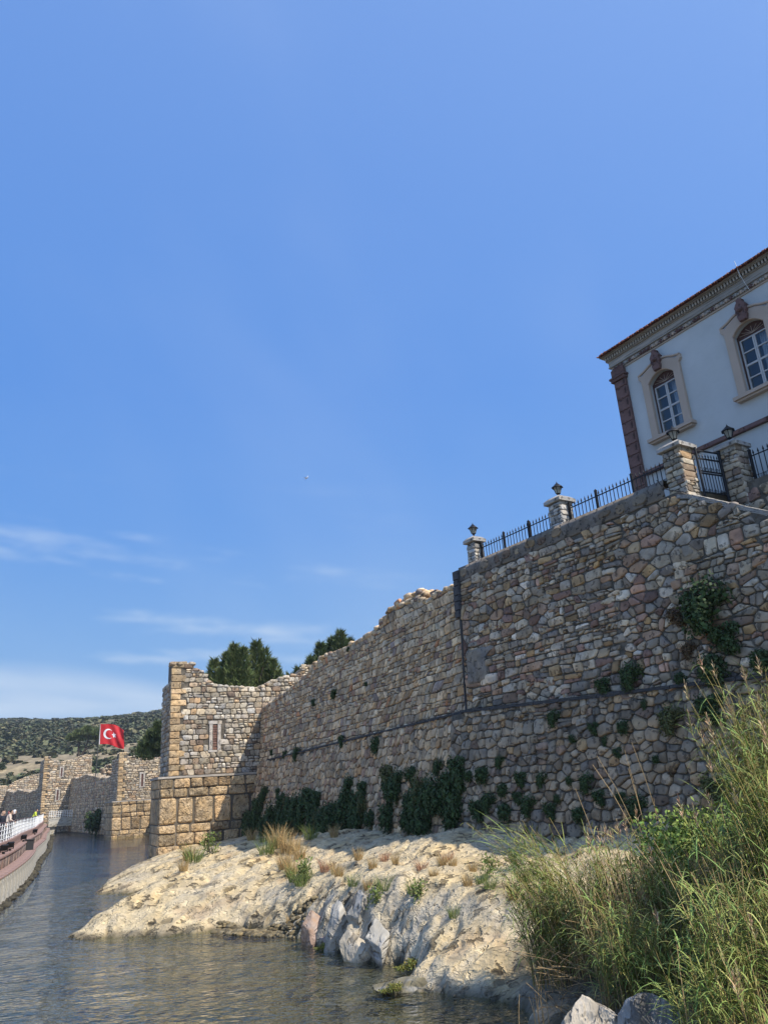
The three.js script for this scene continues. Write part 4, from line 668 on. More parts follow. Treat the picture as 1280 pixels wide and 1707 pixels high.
// ------------------------------------------------------------------ promenade on the left: quay, blocks, railing, floodlights
const QUAY = new THREE.CatmullRomCurve3([[-13.0, -22], [-14.9, -29], [-17.2, -36.1], [-21.6, -48], [-27.4, -62.2], [-34.4, -80], [-41.2, -96], [-45.5, -106.5], [-50, -117], [-55.2, -129]].map(([x, z]) => new THREE.Vector3(x, 0, z)));
const QK = 0.785, QE = 1 / QK, qTan = (t) => QUAY.getTangentAt(clamp(t * QK));
const qPt = (t, o0) => { const o = o0 > 0 ? o0 * 0.72 : o0; const p = QUAY.getPointAt(clamp(t * QK)), d = qTan(t); return [p.x + d.z * o, p.z - d.x * o]; };   // o > 0: to the left, away from the water
const QL = QUAY.getLength() * QK;
function quayStrip(t0, t1, prof, n = 40) {                             // sweep a closed profile [[offset, y], ...] along the quay
  const G = new Geo(), rows = []; for (let i = 0; i <= n; i++) { const t = lerp(t0, t1, i / n), r = []; let acc = 0; prof.forEach(([o, y], k) => { if (k) acc += Math.hypot(o - prof[k - 1][0], y - prof[k - 1][1]); const [x, z] = qPt(t, o); r.push(G.v(x, y, z, t * QL, acc, [1, 1, 1])); }); rows.push(r); }
  const m = prof.length; for (let i = 0; i < n; i++) for (let k = 0; k < m; k++) { const l = (k + 1) % m; G.q(rows[i][k], rows[i][l], rows[i + 1][l], rows[i + 1][k]); }
  for (let k = 1; k < m - 1; k++) { G.t(rows[0][0], rows[0][k + 1], rows[0][k]); G.t(rows[n][0], rows[n][k], rows[n][k + 1]); }
  return G.build(true);
}
{
  const deck = structure('promenade', quayStrip(0, QE, [[1.75, 2.0], [1.75, -1], [9, -1], [9, 2.0]], 60), M.concrete, 'paved seaside promenade with pink stone edge', 'promenade');
  mesh('kerb', quayStrip(0, QE, [[1.62, 2.11], [1.62, 1.56], [1.745, 1.56], [1.745, 2.005], [2.05, 2.005], [2.05, 2.11]], 60), M.pinkstone, deck);
  mesh('service_ledge', quayStrip(0, 1.2, [[0.95, 1.65], [0.95, 1.56], [1.75, 1.56], [1.75, 1.65]], 60), M.pinkstone, deck);
  // brown upright facing stones between ledge and footing
  const rng = rngOf(81), geos = []; const pal = pickCol([[.24, .15, .12, 3], [.32, .24, .19, 3], [.18, .13, .115, 2], [.38, .31, .25, 1.5]]);
  mesh('facing_core', quayStrip(0, 1.2, [[1.06, 1.56], [1.06, 0.9], [1.7, 0.9], [1.7, 1.56]], 60), M.mortar, deck);
  const stones = []; for (let s = 0; s < QL * 1.2;) { const L = R(rng, 0.2, 0.42); stones.push([s, L]); s += L; }
  const restG = new Geo(); let made = 0;
  for (const [s, L] of stones) { const put = (G) => addStone(G, [[s, 1.0], [s + L, 1.0], [s + L, 1.55], [s, 1.55]], (u, y, d) => { const [x, z] = qPt(u / QL, 1.05 - d); return [x, y, z]; }, { gap: 0.012, h: 0.045, rough: 0.03, round: 0.12, col: pal, lite: true }, rng); const [x, z] = qPt(s / QL, 1); if (inView(new THREE.Vector3(x, 1.4, z)) && made < 130) { const g = new Geo(); put(g); mesh('facing_stone', g.build(), M.stone, deck); made++; } else put(restG); }
  mesh('smaller_facing_stones', restG.build(), M.stone, deck).userData.kind = 'stuff';
  // pale concrete footing blocks with a pink top
  const cuts = [0.0, 0.105, 0.165, 0.225, 0.285, 0.345, 0.415, 0.425, 0.5, 0.58, 0.66, 0.675, 0.76, 0.84, 0.92, 1.0, 1.1, 1.2];
  for (let i = 0; i < cuts.length - 1; i++) { if (cuts[i + 1] - cuts[i] < 0.02) continue; const a = cuts[i] + 0.0004, b = cuts[i + 1] - 0.0004, back = i > 10 ? 0.3 : i > 5 ? 0.15 : 0; mesh('footing_block', quayStrip(a, b, [[0.12 + back, 1.0], [0.0 + back, 0.05], [-0.05 + back, -1], [1.04, -1], [1.04, 1.0]], 8), M.concrete, deck); mesh('footing_cap', quayStrip(a, b, [[0.09 + back, 1.07], [0.09 + back, 1.004], [1.03, 1.004], [1.03, 1.07]], 8), M.pinkstone, deck); }
  // weed-dark rubble at the waterline
  const rr = new Geo(), rw = rngOf(83); for (let t = 0.02; t < 1.2; t += 0.0011) { const [x, z] = qPt(t, R(rw, -0.28, 0.06)); const s = R(rw, 0.04, 0.15); boulderInto(rr, [x, R(rw, -0.06, 0.06), z], [s * 1.2, s * 0.8, s], ((k) => [.06 * k, .052 * k, .034 * k])(R(rw, .5, 2)), rw, 1); }
  const rub = sh(new THREE.Mesh(rr.build(), M.boulder)); rub.name = 'waterline_rubble'; rub.userData = { kind: 'stuff', label: 'dark weedy rubble along the foot of the promenade', category: 'rubble' }; scene.add(rub);
}
{ // white railing following the promenade
  const a0 = qPt(0, 1.9), r = thing('railing', 'long white metal railing along the promenade edge', 'railing', [0, 2.11, 0]);
  const n = Math.round(QL * QE / 1.5 / 3) * 3, pg = box(0.045, 0.95, 0.03, 0, 0.475, 0);
  for (let i = 0; i <= n; i++) { const t = i / n * QE, [x, z] = qPt(t, 1.84), d = qTan(t); const m = mesh(i % 3 ? 'baluster' : 'post', pg, M.white, r); m.position.set(x, 0, z); m.rotation.y = Math.atan2(-d.z, d.x); if (i % 3 === 0) m.scale.set(1.4, 1.05, 2.2); }
  const line = (y, rad, mat) => { const pts = []; for (let i = 0; i <= 60; i++) { const [x, z] = qPt(i / 60 * QE, 1.84); pts.push([x, y, z]); } return mesh('rail', tube(pts, rad, 160, 6), mat, r); };
  line(0.97, 0.03, M.winFrame); for (const y of [0.14, 0.36, 0.58, 0.8]) line(y, 0.018, M.white);
}
{ // far end: the walk turns to the castle wall, white parapet and railing
  const a = [-56.0, -129.6], b = [-52.0, -131.4], L = Math.hypot(b[0] - a[0], b[1] - a[1]), turn = Math.atan2(-(b[1] - a[1]), b[0] - a[0]);
  const f = thing('footbridge', 'small white footbridge joining the promenade to the castle wall', 'bridge', [a[0], 0, a[1]], turn);
  mesh('parapet', box(L, 1.3, 0.3, L / 2, 1.7, 0), M.concrete, f); mesh('deck', box(L, 0.25, 3, L / 2, 2.15, -1.66), M.concrete, f); mesh('pier', box(1.2, 2.2, 1.8, 0.4, 0.1, -1.1), M.concrete, f);
  for (const y of [2.55, 2.8, 3.05, 3.3]) mesh('rail', box(L, 0.05, 0.05, L / 2, y, 0), M.white, f);
  for (let i = 0; i <= 13; i++) mesh('post', box(0.06, 0.97, 0.06, L * i / 13, 2.84, 0), M.white, f);
}
{ // floodlights on the service ledge, aimed at the wall; off by day
  const fl = ['leftmost floodlight on the promenade ledge, by the picture edge', 'second floodlight on the promenade ledge', 'third floodlight on the promenade ledge, above the break in the footing', 'farthest floodlight on the promenade ledge'];
  [0.232, 0.268, 0.41, 0.585].forEach((t, i) => { const [x, z] = qPt(t, 1.25), d = qTan(t); const l = thing('floodlight', fl[i], 'floodlight', [x, 1.65, z], Math.atan2(-d.z, d.x) + Math.PI / 2 + 0.7, 'floodlights on the promenade ledge');
    mesh('bracket', merge([box(0.42, 0.03, 0.05, 0, 0.10, 0), box(0.03, 0.3, 0.05, -0.2, 0.25, 0), box(0.03, 0.3, 0.05, 0.2, 0.25, 0), box(0.1, 0.1, 0.1, 0, 0.05, 0)]), M.iron, l);
    const hd = new THREE.Group(); hd.name = 'lamp_head'; hd.position.set(0, 0.3, 0); hd.rotation.x = -0.5; l.add(hd); mesh('housing', chamferBox(0.36, 0.3, 0.12, 0.02), M.iron, hd); mesh('lens', box(0.29, 0.23, 0.01, 0, 0, 0.063), M.white, hd); });
  const [x, z] = qPt(0.418, 0.75), s = thing('electric_box', 'dark electrical box in the gap of the promenade footing', 'box', [x, 0.0, z], 0.6); mesh('cabinet', chamferBox(0.5, 1.7, 0.4, 0.02, 0, 0.85, 0), M.dark, s); mesh('lid', box(0.6, 0.06, 0.5, 0, 1.735, 0), M.slate, s);
}

// ------------------------------------------------------------------ flag, people, bird
{
  const p = thing('flagpole', 'tall flagpole with a red flag bearing a white crescent and star', 'flagpole', [-40.3, 6.3, -106.5], 0.15);
  mesh('pole', bar([0, 0, 0], [0.25, 8.1, 0], 0.06, 8, 0.035), M.slate, p);
  const FW = 3.4, FH = 2.65, x0 = 0.27, y0 = 7.75;
  const wav = (u, v) => { const k = u; return [x0 + u * FW * 0.93 - 0.02 + 0.05 * v, y0 - v * FH * (1 - 0.10 * u) - u * 0.55 + 0.42 * u * Math.sin(u * 4.1 + v * 1.2) - 0.12 * u * u, 0.30 * k * Math.sin(u * 7.5 + v * 3.6) + 0.12 * k * Math.sin(u * 15 - v * 7)]; };
  const sheet = (d, uv0, uv1, n, m, mat, name, parent, inside) => { const G = new Geo(), ids = []; for (let j = 0; j <= m; j++) for (let i = 0; i <= n; i++) { const u = lerp(uv0[0], uv1[0], i / n), v = lerp(uv0[1], uv1[1], j / m), q = wav(u, v); ids.push(G.v(q[0], q[1], q[2] + d, u, v, [1, 1, 1])); } for (let j = 0; j < m; j++) for (let i = 0; i < n; i++) { const u = lerp(uv0[0], uv1[0], (i + .5) / n), v = lerp(uv0[1], uv1[1], (j + .5) / m); if (inside && !inside(u * FW, v * FH)) continue; const a = j * (n + 1) + i; G.q(ids[a], ids[a + n + 1], ids[a + n + 2], ids[a + 1]); } return mesh(name, G.build(), mat, parent); };
  const red = new THREE.MeshPhysicalMaterial({ color: rgb(0.62, 0.012, 0.018), roughness: 0.75, transmission: 0.25, thickness: 0, side: THREE.DoubleSide }), wht = new THREE.MeshStandardMaterial({ color: rgb(0.8, 0.8, 0.8), roughness: 0.8, side: THREE.DoubleSide });
  const flag = sheet(0, [0, 0], [1, 1], 40, 26, red, 'flag', p);
  const cres = (x, y) => Math.hypot(x - 1.15, y - 1.32) < 0.66 && Math.hypot(x - 1.32, y - 1.32) > 0.53;
  const star = (x, y) => { const dx = x - 1.98, dy = y - 1.32, r = Math.hypot(dx, dy), a = Math.atan2(dy, -dx); const k = ((a / (2 * Math.PI / 5)) % 1 + 1) % 1, f = Math.abs(k < 0.5 ? k : 1 - k) * 2; return r < lerp(0.34, 0.13, f); };
  for (const d of [0.012, -0.012]) { sheet(d, [0.1, 0.15], [0.62, 0.85], 90, 64, wht, 'crescent', flag, cres); sheet(d, [0.45, 0.3], [0.75, 0.7], 60, 50, wht, 'star', flag, star); }
  sheet(0.006, [-0.012, 0], [0.012, 1], 2, 20, wht, 'hoist_band', flag);
}
// people: one body each, meshed from joints by a smooth union of tapered bones
function personBody(pose) {
  const B = [], J = pose, cap = (a, b, ra, rb) => B.push([a, b, ra, rb]);
  cap(J.hip, J.chest, 0.135, 0.155); cap(J.chest, J.neck, 0.14, 0.07); cap([J.chest[0] - 0.17, J.chest[1] + 0.12, J.chest[2]], [J.chest[0] + 0.17, J.chest[1] + 0.12, J.chest[2]], 0.075, 0.075);
  cap(J.neck, [J.head[0], J.head[1] - 0.08, J.head[2]], 0.055, 0.055);
  cap([J.head[0], J.head[1] - 0.03, J.head[2] + 0.02], [J.head[0], J.head[1] + 0.05, J.head[2]], 0.085, 0.1); cap([J.head[0], J.head[1] - 0.02, J.head[2] + 0.1], [J.head[0], J.head[1] - 0.045, J.head[2] + 0.115], 0.014, 0.02);
  for (const s of ['L', 'R']) {
    const sg = s === 'L' ? -1 : 1, sho = [J.chest[0] + sg * 0.19, J.chest[1] + 0.12, J.chest[2]];
    cap(sho, J['elbow' + s], 0.055, 0.042); cap(J['elbow' + s], J['hand' + s], 0.042, 0.028);
    const h = J['hand' + s], e = J['elbow' + s], v = new THREE.Vector3(h[0] - e[0], h[1] - e[1], h[2] - e[2]).normalize();
    cap(h, [h[0] + v.x * 0.09, h[1] + v.y * 0.09, h[2] + v.z * 0.09], 0.032, 0.034);
    cap([J.hip[0] + sg * 0.09, J.hip[1] - 0.02, J.hip[2]], J['knee' + s], 0.095, 0.058); cap(J['knee' + s], J['foot' + s], 0.058, 0.04); cap([J['foot' + s][0], 0.045, J['foot' + s][2]], [J['foot' + s][0] + sg * 0.02, 0.035, J['foot' + s][2] + 0.17], 0.045, 0.035);
    cap([J.head[0] + sg * 0.095, J.head[1] - 0.01, J.head[2]], [J.head[0] + sg * 0.1, J.head[1] + 0.02, J.head[2]], 0.018, 0.02);
  }
  const res = 84, S = 0.95, mc = new MarchingCubes(res, new THREE.MeshBasicMaterial(), false, false, 60000); mc.isolation = 0; const f = mc.field;
  for (let k = 0; k < res; k++) for (let j = 0; j < res; j++) for (let i = 0; i < res; i++) {
    const x = (i / res * 2 - 1) * S * 0.72, y = (j / res * 2 - 1) * S + 0.9, z = (k / res * 2 - 1) * S * 0.62; let s = 0;
    for (const [a, b, ra, rb] of B) { const ex = b[0] - a[0], ey = b[1] - a[1], ez = b[2] - a[2], t = clamp(((x - a[0]) * ex + (y - a[1]) * ey + (z - a[2]) * ez) / (ex * ex + ey * ey + ez * ez + 1e-9)), d = Math.hypot(x - a[0] - ex * t, y - a[1] - ey * t, z - a[2] - ez * t) - lerp(ra, rb, t); s += Math.exp(-clamp(d, -0.2, 0.5) * 48); }
    f[i + j * res + k * res * res] = Math.log(s + 1e-12) / 48;
  }
  mc.update(); const n = mc.count, src = mc.positionArray, G = new Geo();
  for (let i = 0; i < n; i++) { const x = src[i * 3] * S * 0.72, y = src[i * 3 + 1] * S + 0.9, z = src[i * 3 + 2] * S * 0.62; const hand = ['L', 'R'].some((q) => Math.hypot(x - J['hand' + q][0], y - J['hand' + q][1], z - J['hand' + q][2]) < 0.11); const c = y > J.neck[1] - 0.02 && Math.hypot(x - J.head[0], z - J.head[2]) < 0.16 ? pose.skin : hand ? pose.skin : y < 0.09 ? [0.03, 0.03, 0.03] : y > J.hip[1] + 0.02 ? pose.top : pose.legs; G.v(x, y, z, x, y, c); if (i % 3 === 2) G.t(i - 2, i - 1, i); }
  // five fingers on each hand, unequal and a little bent
  for (const s of ['L', 'R']) { const h = new THREE.Vector3(...J['hand' + s]), v = h.clone().sub(new THREE.Vector3(...J['elbow' + s])).normalize(), side = new THREE.Vector3(0, 0, 1).cross(v); if (side.lengthSq() < 0.05) side.set(1, 0, 0).cross(v); side.normalize(); const pn = v.clone().cross(side).normalize();
    [[-0.028, .07], [-0.01, .082], [0.01, .075], [0.027, .058], [0.05, .055]].forEach(([o, L], k) => { const root = h.clone().addScaledVector(v, k === 4 ? 0.03 : 0.1).addScaledVector(side, o * (k === 4 ? 0.7 : 1)), dir = k === 4 ? v.clone().addScaledVector(side, 0.9).normalize() : v, mid = root.clone().addScaledVector(dir, L * 0.5), tip = mid.clone().addScaledVector(dir, L * 0.4).addScaledVector(pn, L * 0.28); const g = clean(tube([root.toArray(), mid.toArray(), tip.toArray()], 0.009, 4, 5)), b = G.p.length / 3, p = g.attributes.position; for (let i = 0; i < p.count; i++) G.v(p.getX(i), p.getY(i), p.getZ(i), 0, 0, pose.skin); for (let i = 0; i < p.count; i += 3) G.t(b + i, b + i + 1, b + i + 2); }); }
  const g = mergeVertices(G.build(), 1e-4); g.computeVertexNormals(); return g;
}
const cloth = new THREE.MeshStandardMaterial({ vertexColors: true, roughness: 0.9 });
function person(label, pos, turn, o) {
  const lean = o.lean || 0, J = { hip: [0, 0.93, 0], chest: [0, 1.28, lean * 0.35], neck: [0, 1.47, lean * 0.5], head: [o.tilt || 0, 1.60, lean * 0.6 + 0.02], kneeL: [-0.1, 0.5, 0.03 + (o.step || 0)], kneeR: [0.1, 0.5, 0.02 - (o.step || 0) * 0.4], footL: [-0.11, 0.08, -0.02 + (o.step || 0) * 1.2], footR: [0.11, 0.08, -0.03 - (o.step || 0) * 1.4], elbowL: [-0.27, 1.13, -0.03], elbowR: [0.27, 1.13, -0.03], handL: [-0.26, 0.9, 0.08], handR: [0.26, 0.9, 0.08], ...o.arms, top: o.top, legs: o.legs, skin: o.skin || [0.42, 0.27, 0.19] };
  const p = thing('person', label, 'person', pos, turn, 'people standing on the promenade'); p.scale.setScalar(o.scale || 1);
  mesh('body', personBody(J), cloth, p);
  const hg = new Geo(), rh = rngOf(o.seed || 5), cov = o.long ? -0.75 : 0.0; { const b = icos[3]; const base = 0; for (let i = 0; i < b.p.length; i += 3) { const x = b.p[i], y = b.p[i + 1], z = b.p[i + 2], face = z > 0.35 && y < 0.45, k = face ? 0.80 : 1.12 + 0.05 * N3(x * 5, y * 5, z * 5); const yy = y < cov && !o.long ? cov + (y - cov) * 0.45 : y * (o.long && y < 0 && z < 0.2 ? 1.9 : 1); hg.v(J.head[0] + x * 0.104 * k, J.head[1] + 0.035 + yy * 0.118 * (face ? 0.8 : 1.04), J.head[2] - 0.012 + z * 0.108 * k, x, y, o.hair); } for (const i of b.i) hg.i.push(i); }
  mesh(o.cover || 'hair', hg.build(), cloth, p);
  // eyes
  const eg = []; for (const s of [-1, 1]) eg.push(new THREE.SphereGeometry(0.013, 6, 5).translate(J.head[0] + s * 0.034, J.head[1] + 0.015, J.head[2] + 0.092)); mesh('eyes', merge(eg), M.dark, p);
}
{
  const at = (t, o) => { const [x, z] = qPt(t, o); return [x, 2.0, z]; };
  person('person in dark navy clothes at the left picture edge by the railing', at(0.315, 2.5), 1.2, { top: [.015, .018, .03], legs: [.02, .02, .03], hair: [.02, .015, .012], seed: 1, lean: 0.1 });
  person('person in a pale beige shirt leaning on the railing', at(0.36, 2.5), 2.2, { top: [.62, .50, .40], legs: [.12, .12, .14], hair: [.02, .015, .012], seed: 2, lean: 0.35, arms: { elbowL: [-0.28, 1.16, 0.16], handL: [-0.2, 1.05, 0.38], elbowR: [0.28, 1.16, 0.16], handR: [0.18, 1.05, 0.4] } });
  person('person in black with dark hair behind the beige shirt', at(0.385, 3.1), 2.6, { top: [.02, .02, .022], legs: [.02, .02, .02], hair: [.018, .014, .012], seed: 3, scale: 1.02 });
  person('person in a white head scarf and black coat, with red sleeve', at(0.43, 2.5), 2.4, { top: [.025, .02, .024], legs: [.02, .02, .02], hair: [.68, .66, .66], long: true, cover: 'scarf', seed: 4, lean: 0.15 });
  person('person in a red top beside the white head scarf', at(0.455, 3.0), 1.5, { top: [.42, .02, .05], legs: [.03, .03, .05], hair: [.45, .1, .1], long: true, cover: 'scarf', seed: 5, scale: 0.97 });
  person('person in a yellow top bending at the far railing bend', at(0.80, 2.5), 1.9, { top: [.55, .62, .06], legs: [.05, .08, .11], hair: [.03, .02, .015], seed: 6, lean: 0.5, arms: { elbowL: [-0.26, 1.12, 0.25], handL: [-0.18, 1.0, 0.45], elbowR: [0.26, 1.12, 0.25], handR: [0.18, 1.0, 0.45] } });
}
{ // gull high over the wall
  const G = new Geo(), c = [0.6, 0.6, 0.6], g = []; const b = thing('gull', 'tiny white bird flying in the blue sky above the wall', 'bird', [-9.5, 41, -90], 0.7); b.rotation.z = 0.5;
  const body = new THREE.SphereGeometry(0.1, 10, 8); body.scale(0.9, 0.8, 3.0); const head = new THREE.SphereGeometry(0.07, 8, 6).translate(0, 0.03, 0.32), beak = new THREE.ConeGeometry(0.02, 0.08, 5).rotateX(Math.PI / 2).translate(0, 0.02, 0.42), tail = new THREE.ConeGeometry(0.09, 0.22, 5).rotateX(Math.PI / 2).scale(1, 0.2, 1).translate(0, 0, -0.36);
  const wing = (s) => { const w = new Geo(), o = []; for (let i = 0; i <= 6; i++) { const t = i / 6, x = s * (0.05 + t * 0.62), y = 0.03 + 0.22 * Math.sin(t * 2.0), z = 0.07 - 0.12 * t * t, ch = 0.17 * (1 - t * 0.8); o.push([w.v(x, y, z + ch * .5, 0, 0, c), w.v(x, y + 0.012, z - ch * .5, 0, 0, c)]); } for (let i = 0; i < 6; i++) w.q(o[i][0], o[i + 1][0], o[i + 1][1], o[i][1]); return w.build(); };
  const all = merge([body, head, beak, tail, wing(1), wing(-1)]); mesh('body', all, new THREE.MeshStandardMaterial({ color: rgb(0.75, 0.75, 0.75), roughness: 0.8, side: THREE.DoubleSide }), b);
}

// ------------------------------------------------------------------ trees
function pine(name, label, pos, tips, trunk, n, size, mat, seed) {
  const t = thing(name, label, 'tree', pos); const rng = rngOf(seed), G = new Geo();
  const d = new THREE.Vector3(), b = new THREE.Vector3(), up = new THREE.Vector3(0, 1, 0); const wsum = tips.reduce((a, q) => a + q[3] * q[3] * q[4], 0);
  for (const [tx, ty, tz, rad, len] of tips) {
    const m = Math.round(n * rad * rad * len / wsum), off = rng() * 40;
    for (let k = 0; k < m; k++) {
      const h = Math.pow(rng(), 0.8), a = rng() * 6.283, cl = 0.72 + 0.55 * N3(Math.cos(a) * 1.6 + off, h * 5, Math.sin(a) * 1.6), r = rad * Math.pow(1 - h * 0.93, 0.7) * Math.pow(rng(), 0.35) * cl * (h < 0.12 ? 0.5 + h * 4 : 1);
      const x = tx + Math.cos(a) * r, y = ty - len + h * len + R(rng, -.1, .1), z = tz + Math.sin(a) * r;
      d.set(Math.cos(a) * R(rng, .2, 1), R(rng, 0.2, 1.2), Math.sin(a) * R(rng, .2, 1)).normalize(); const c = R(rng, 0.65, 1.35), col = [c * R(rng, .9, 1.25), c, c * 0.8], l = size * R(rng, .6, 1.3);
      for (let f = 0; f < 3; f++) { b.set(R(rng, -1, 1), R(rng, -1, 1), R(rng, -1, 1)).cross(d).normalize(); const ex = d.x + R(rng, -.45, .45), ey = d.y + R(rng, -.45, .45), ez = d.z + R(rng, -.45, .45), w = l * 0.12; const A = G.v(x - b.x * w, y - b.y * w, z - b.z * w, 0, 0, col), B = G.v(x + b.x * w, y + b.y * w, z + b.z * w, 0, 0, col), C = G.v(x + ex * l, y + ey * l, z + ez * l, 0, 0, col); G.t(A, B, C); }
    }
  }
  mesh('trunk', merge(trunk.map(([p, r]) => { const c = new THREE.CatmullRomCurve3(p.map((q) => new THREE.Vector3(...q))), g = new THREE.TubeGeometry(c, 10, r, 7), P = g.attributes.position; for (let i = 0; i <= 10; i++) { const o = c.getPointAt(i / 10), k = 1 - 0.6 * i / 10; for (let j = 0; j <= 7; j++) { const q = i * 8 + j; P.setXYZ(q, o.x + (P.getX(q) - o.x) * k, o.y + (P.getY(q) - o.y) * k, o.z + (P.getZ(q) - o.z) * k); } } return g; })), M.bark, t);
  mesh('crown', G.build(), mat, t);
  return t;
}
const pineMat = leafMat(0.105, 0.145, 0.05), pineDark = leafMat(0.07, 0.105, 0.04), pineBlue = leafMat(0.11, 0.15, 0.06);
{
  const T = []; const r = rngOf(500); for (const [x, y, rad, len] of [[-2.7, 4.9, 0.8, 2.6], [-2.0, 5.9, 0.95, 3.6], [-1.1, 6.5, 1.0, 4.2], [-0.35, 6.9, 1.05, 4.6], [0.4, 6.6, 1.0, 4.4], [1.15, 7.35, 1.0, 5.0], [1.85, 6.7, 0.9, 4.4], [2.5, 5.7, 0.85, 3.6], [3.05, 4.7, 0.8, 2.5], [0.1, 5.6, 1.5, 3.6], [-1.4, 5.0, 1.4, 3.0], [1.6, 5.2, 1.4, 3.2], [-3.1, 4.2, 0.7, 2.0], [3.5, 4.0, 0.7, 1.8]]) T.push([x, y, R(r, -1.0, 1.0), rad * 1.4, len]);
  pine('pine_tree', 'bushy young pine with pointed tips directly behind the near tower', [-12.3, 8.1, -62], T, [[[[0, 0, 0], [0.1, 2, 0], [0.1, 5, 0]], 0.16], [[[0, 1.2, 0], [-1, 2.6, 0.2], [-2, 4.4, 0.3]], 0.08], [[[0, 1.4, 0], [1.1, 3, -0.1], [1.8, 5.2, -0.2]], 0.08]], 15000, 0.34, pineMat, 510);
  const T2 = []; for (const [x, y, rad, len] of [[-1.6, 4.9, 0.8, 2.4], [-0.8, 5.9, 0.9, 3.2], [0, 6.4, 0.95, 3.6], [0.7, 6.7, 0.9, 3.6], [1.35, 6.2, 0.85, 3.2], [0, 5.0, 1.5, 3], [-2.5, 4.2, 0.8, 2], [-3.4, 3.9, 0.7, 1.9], [1.9, 5.4, 0.7, 2.4]]) T2.push([x, y, R(r, -.8, .8), rad * 1.4, len]);
  pine('pine_tree', 'smaller dark pine rising behind the broken top of the left wall', [-4.6, 8.1, -58], T2, [[[[0, 0, 0], [0.1, 2, 0], [0, 5, 0]], 0.15], [[[0, 1.5, 0], [-1.2, 2.6, 0], [-2.4, 3.6, 0.2]], 0.07]], 9000, 0.32, pineDark, 520);
  pine('pine_tree', 'dark spreading pine left of the near tower, above the far wall', [-24.0, 6.3, -84], [[-0.2, 6.4, 0, 1.3, 2.0], [-1.3, 5.2, 0.4, 1.1, 1.5], [-2.2, 4.4, 0, 1.2, 1.7], [-2.9, 3.2, 0.3, 1.1, 1.4], [-1.6, 3.4, -0.5, 1.3, 1.6], [-0.7, 4.2, 0, 1.2, 1.7], [0.8, 5.6, 0, 1.2, 2.2], [0.6, 4.0, 0.2, 1.1, 1.6], [-2.4, 2.5, 0.2, 0.9, 1.0], [0.2, 7.2, 0, 0.9, 1.6]], [[[[0.2, 0, 0], [-0.1, 1.4, 0], [-0.9, 3.2, 0], [-0.6, 5.2, 0]], 0.2], [[[-0.1, 1.4, 0], [0.3, 3.6, 0], [0.3, 6, 0]], 0.1], [[[-0.3, 1.7, 0], [-1.6, 2.6, 0], [-2.4, 3.4, 0.2]], 0.09]], 8000, 0.36, pineDark, 530);
  pine('umbrella_pine', 'flat topped umbrella pine with forked bare trunk left of the flag', [-80.0, 6.4, -200], [[-0.6, 15.4, 0, 2.6, 1.7], [1.8, 16.0, 0.5, 2.8, 1.9], [4.2, 15.4, 0, 2.4, 1.6], [-2.4, 14.4, 0.3, 1.7, 1.3], [6.0, 14.2, 0, 1.7, 1.3], [3.0, 14.6, -1, 2.2, 1.5], [0.4, 14.0, 0.5, 1.6, 1.1]], [[[[-1.2, 0, 0], [-0.8, 5, 0], [-0.2, 9, 0], [-0.6, 14, 0]], 0.42], [[[-0.4, 8.2, 0], [1.4, 11, 0], [2.2, 14.5, 0]], 0.3], [[[0.8, 10.2, 0], [3.2, 12, 0], [5, 13.6, 0]], 0.2]], 8000, 0.6, pineBlue, 540);
}
// ------------------------------------------------------------------ bushes rooted in the walls
const bushG = [0, 1, 2].map((i) => leafBlob(1700, [1, 1, 0.75], 0.15, 600 + i, { lobes: 9, wide: 0.36, up: 0.3 })), bushMat = [leafMat(0.042, 0.078, 0.022), leafMat(0.10, 0.11, 0.038), leafMat(0.13, 0.085, 0.045)];
const twig = merge([bar([0, -0.2, -0.7], [0.1, 0.2, 0], 0.03, 5), bar([0, -0.2, -0.7], [-0.4, -0.1, 0.1], 0.025, 5), bar([0, -0.2, -0.7], [0.4, 0, 0.2], 0.025, 5), bar([0, -0.2, -0.7], [0, 0.6, 0.1], 0.02, 5)]);
let bushN = 0;
function wallBush(label, group, pos, turn, r, tone = 0, sy = 1) { const k = bushN++ % 3, b = thing('wall_bush', label, 'bush', pos, turn, group); b.scale.set(r * 1.2, r * 1.2 * sy, r * 1.1); mesh('stems', twig, M.bark, b); mesh('foliage', bushG[k], bushMat[tone], b); }
const special = { 0: 'largest round dark bush growing out of the upper wall at right', 2: 'spreading dark bush on the ledge under the largest wall bush', 1: 'dark bush hanging just below the largest wall bush', 5: 'dark bush on the ledge at the right picture edge', 6: 'upright dark bush standing on the ledge, right one of a pair', 7: 'low dark bush on the ledge, left one of a pair', 12: 'olive green bush in the lower wall below the ledge', 13: 'dark bush in the lower wall close to the tall reeds', 19: 'round dark bush low on the lower wall above the leafy shrub' };
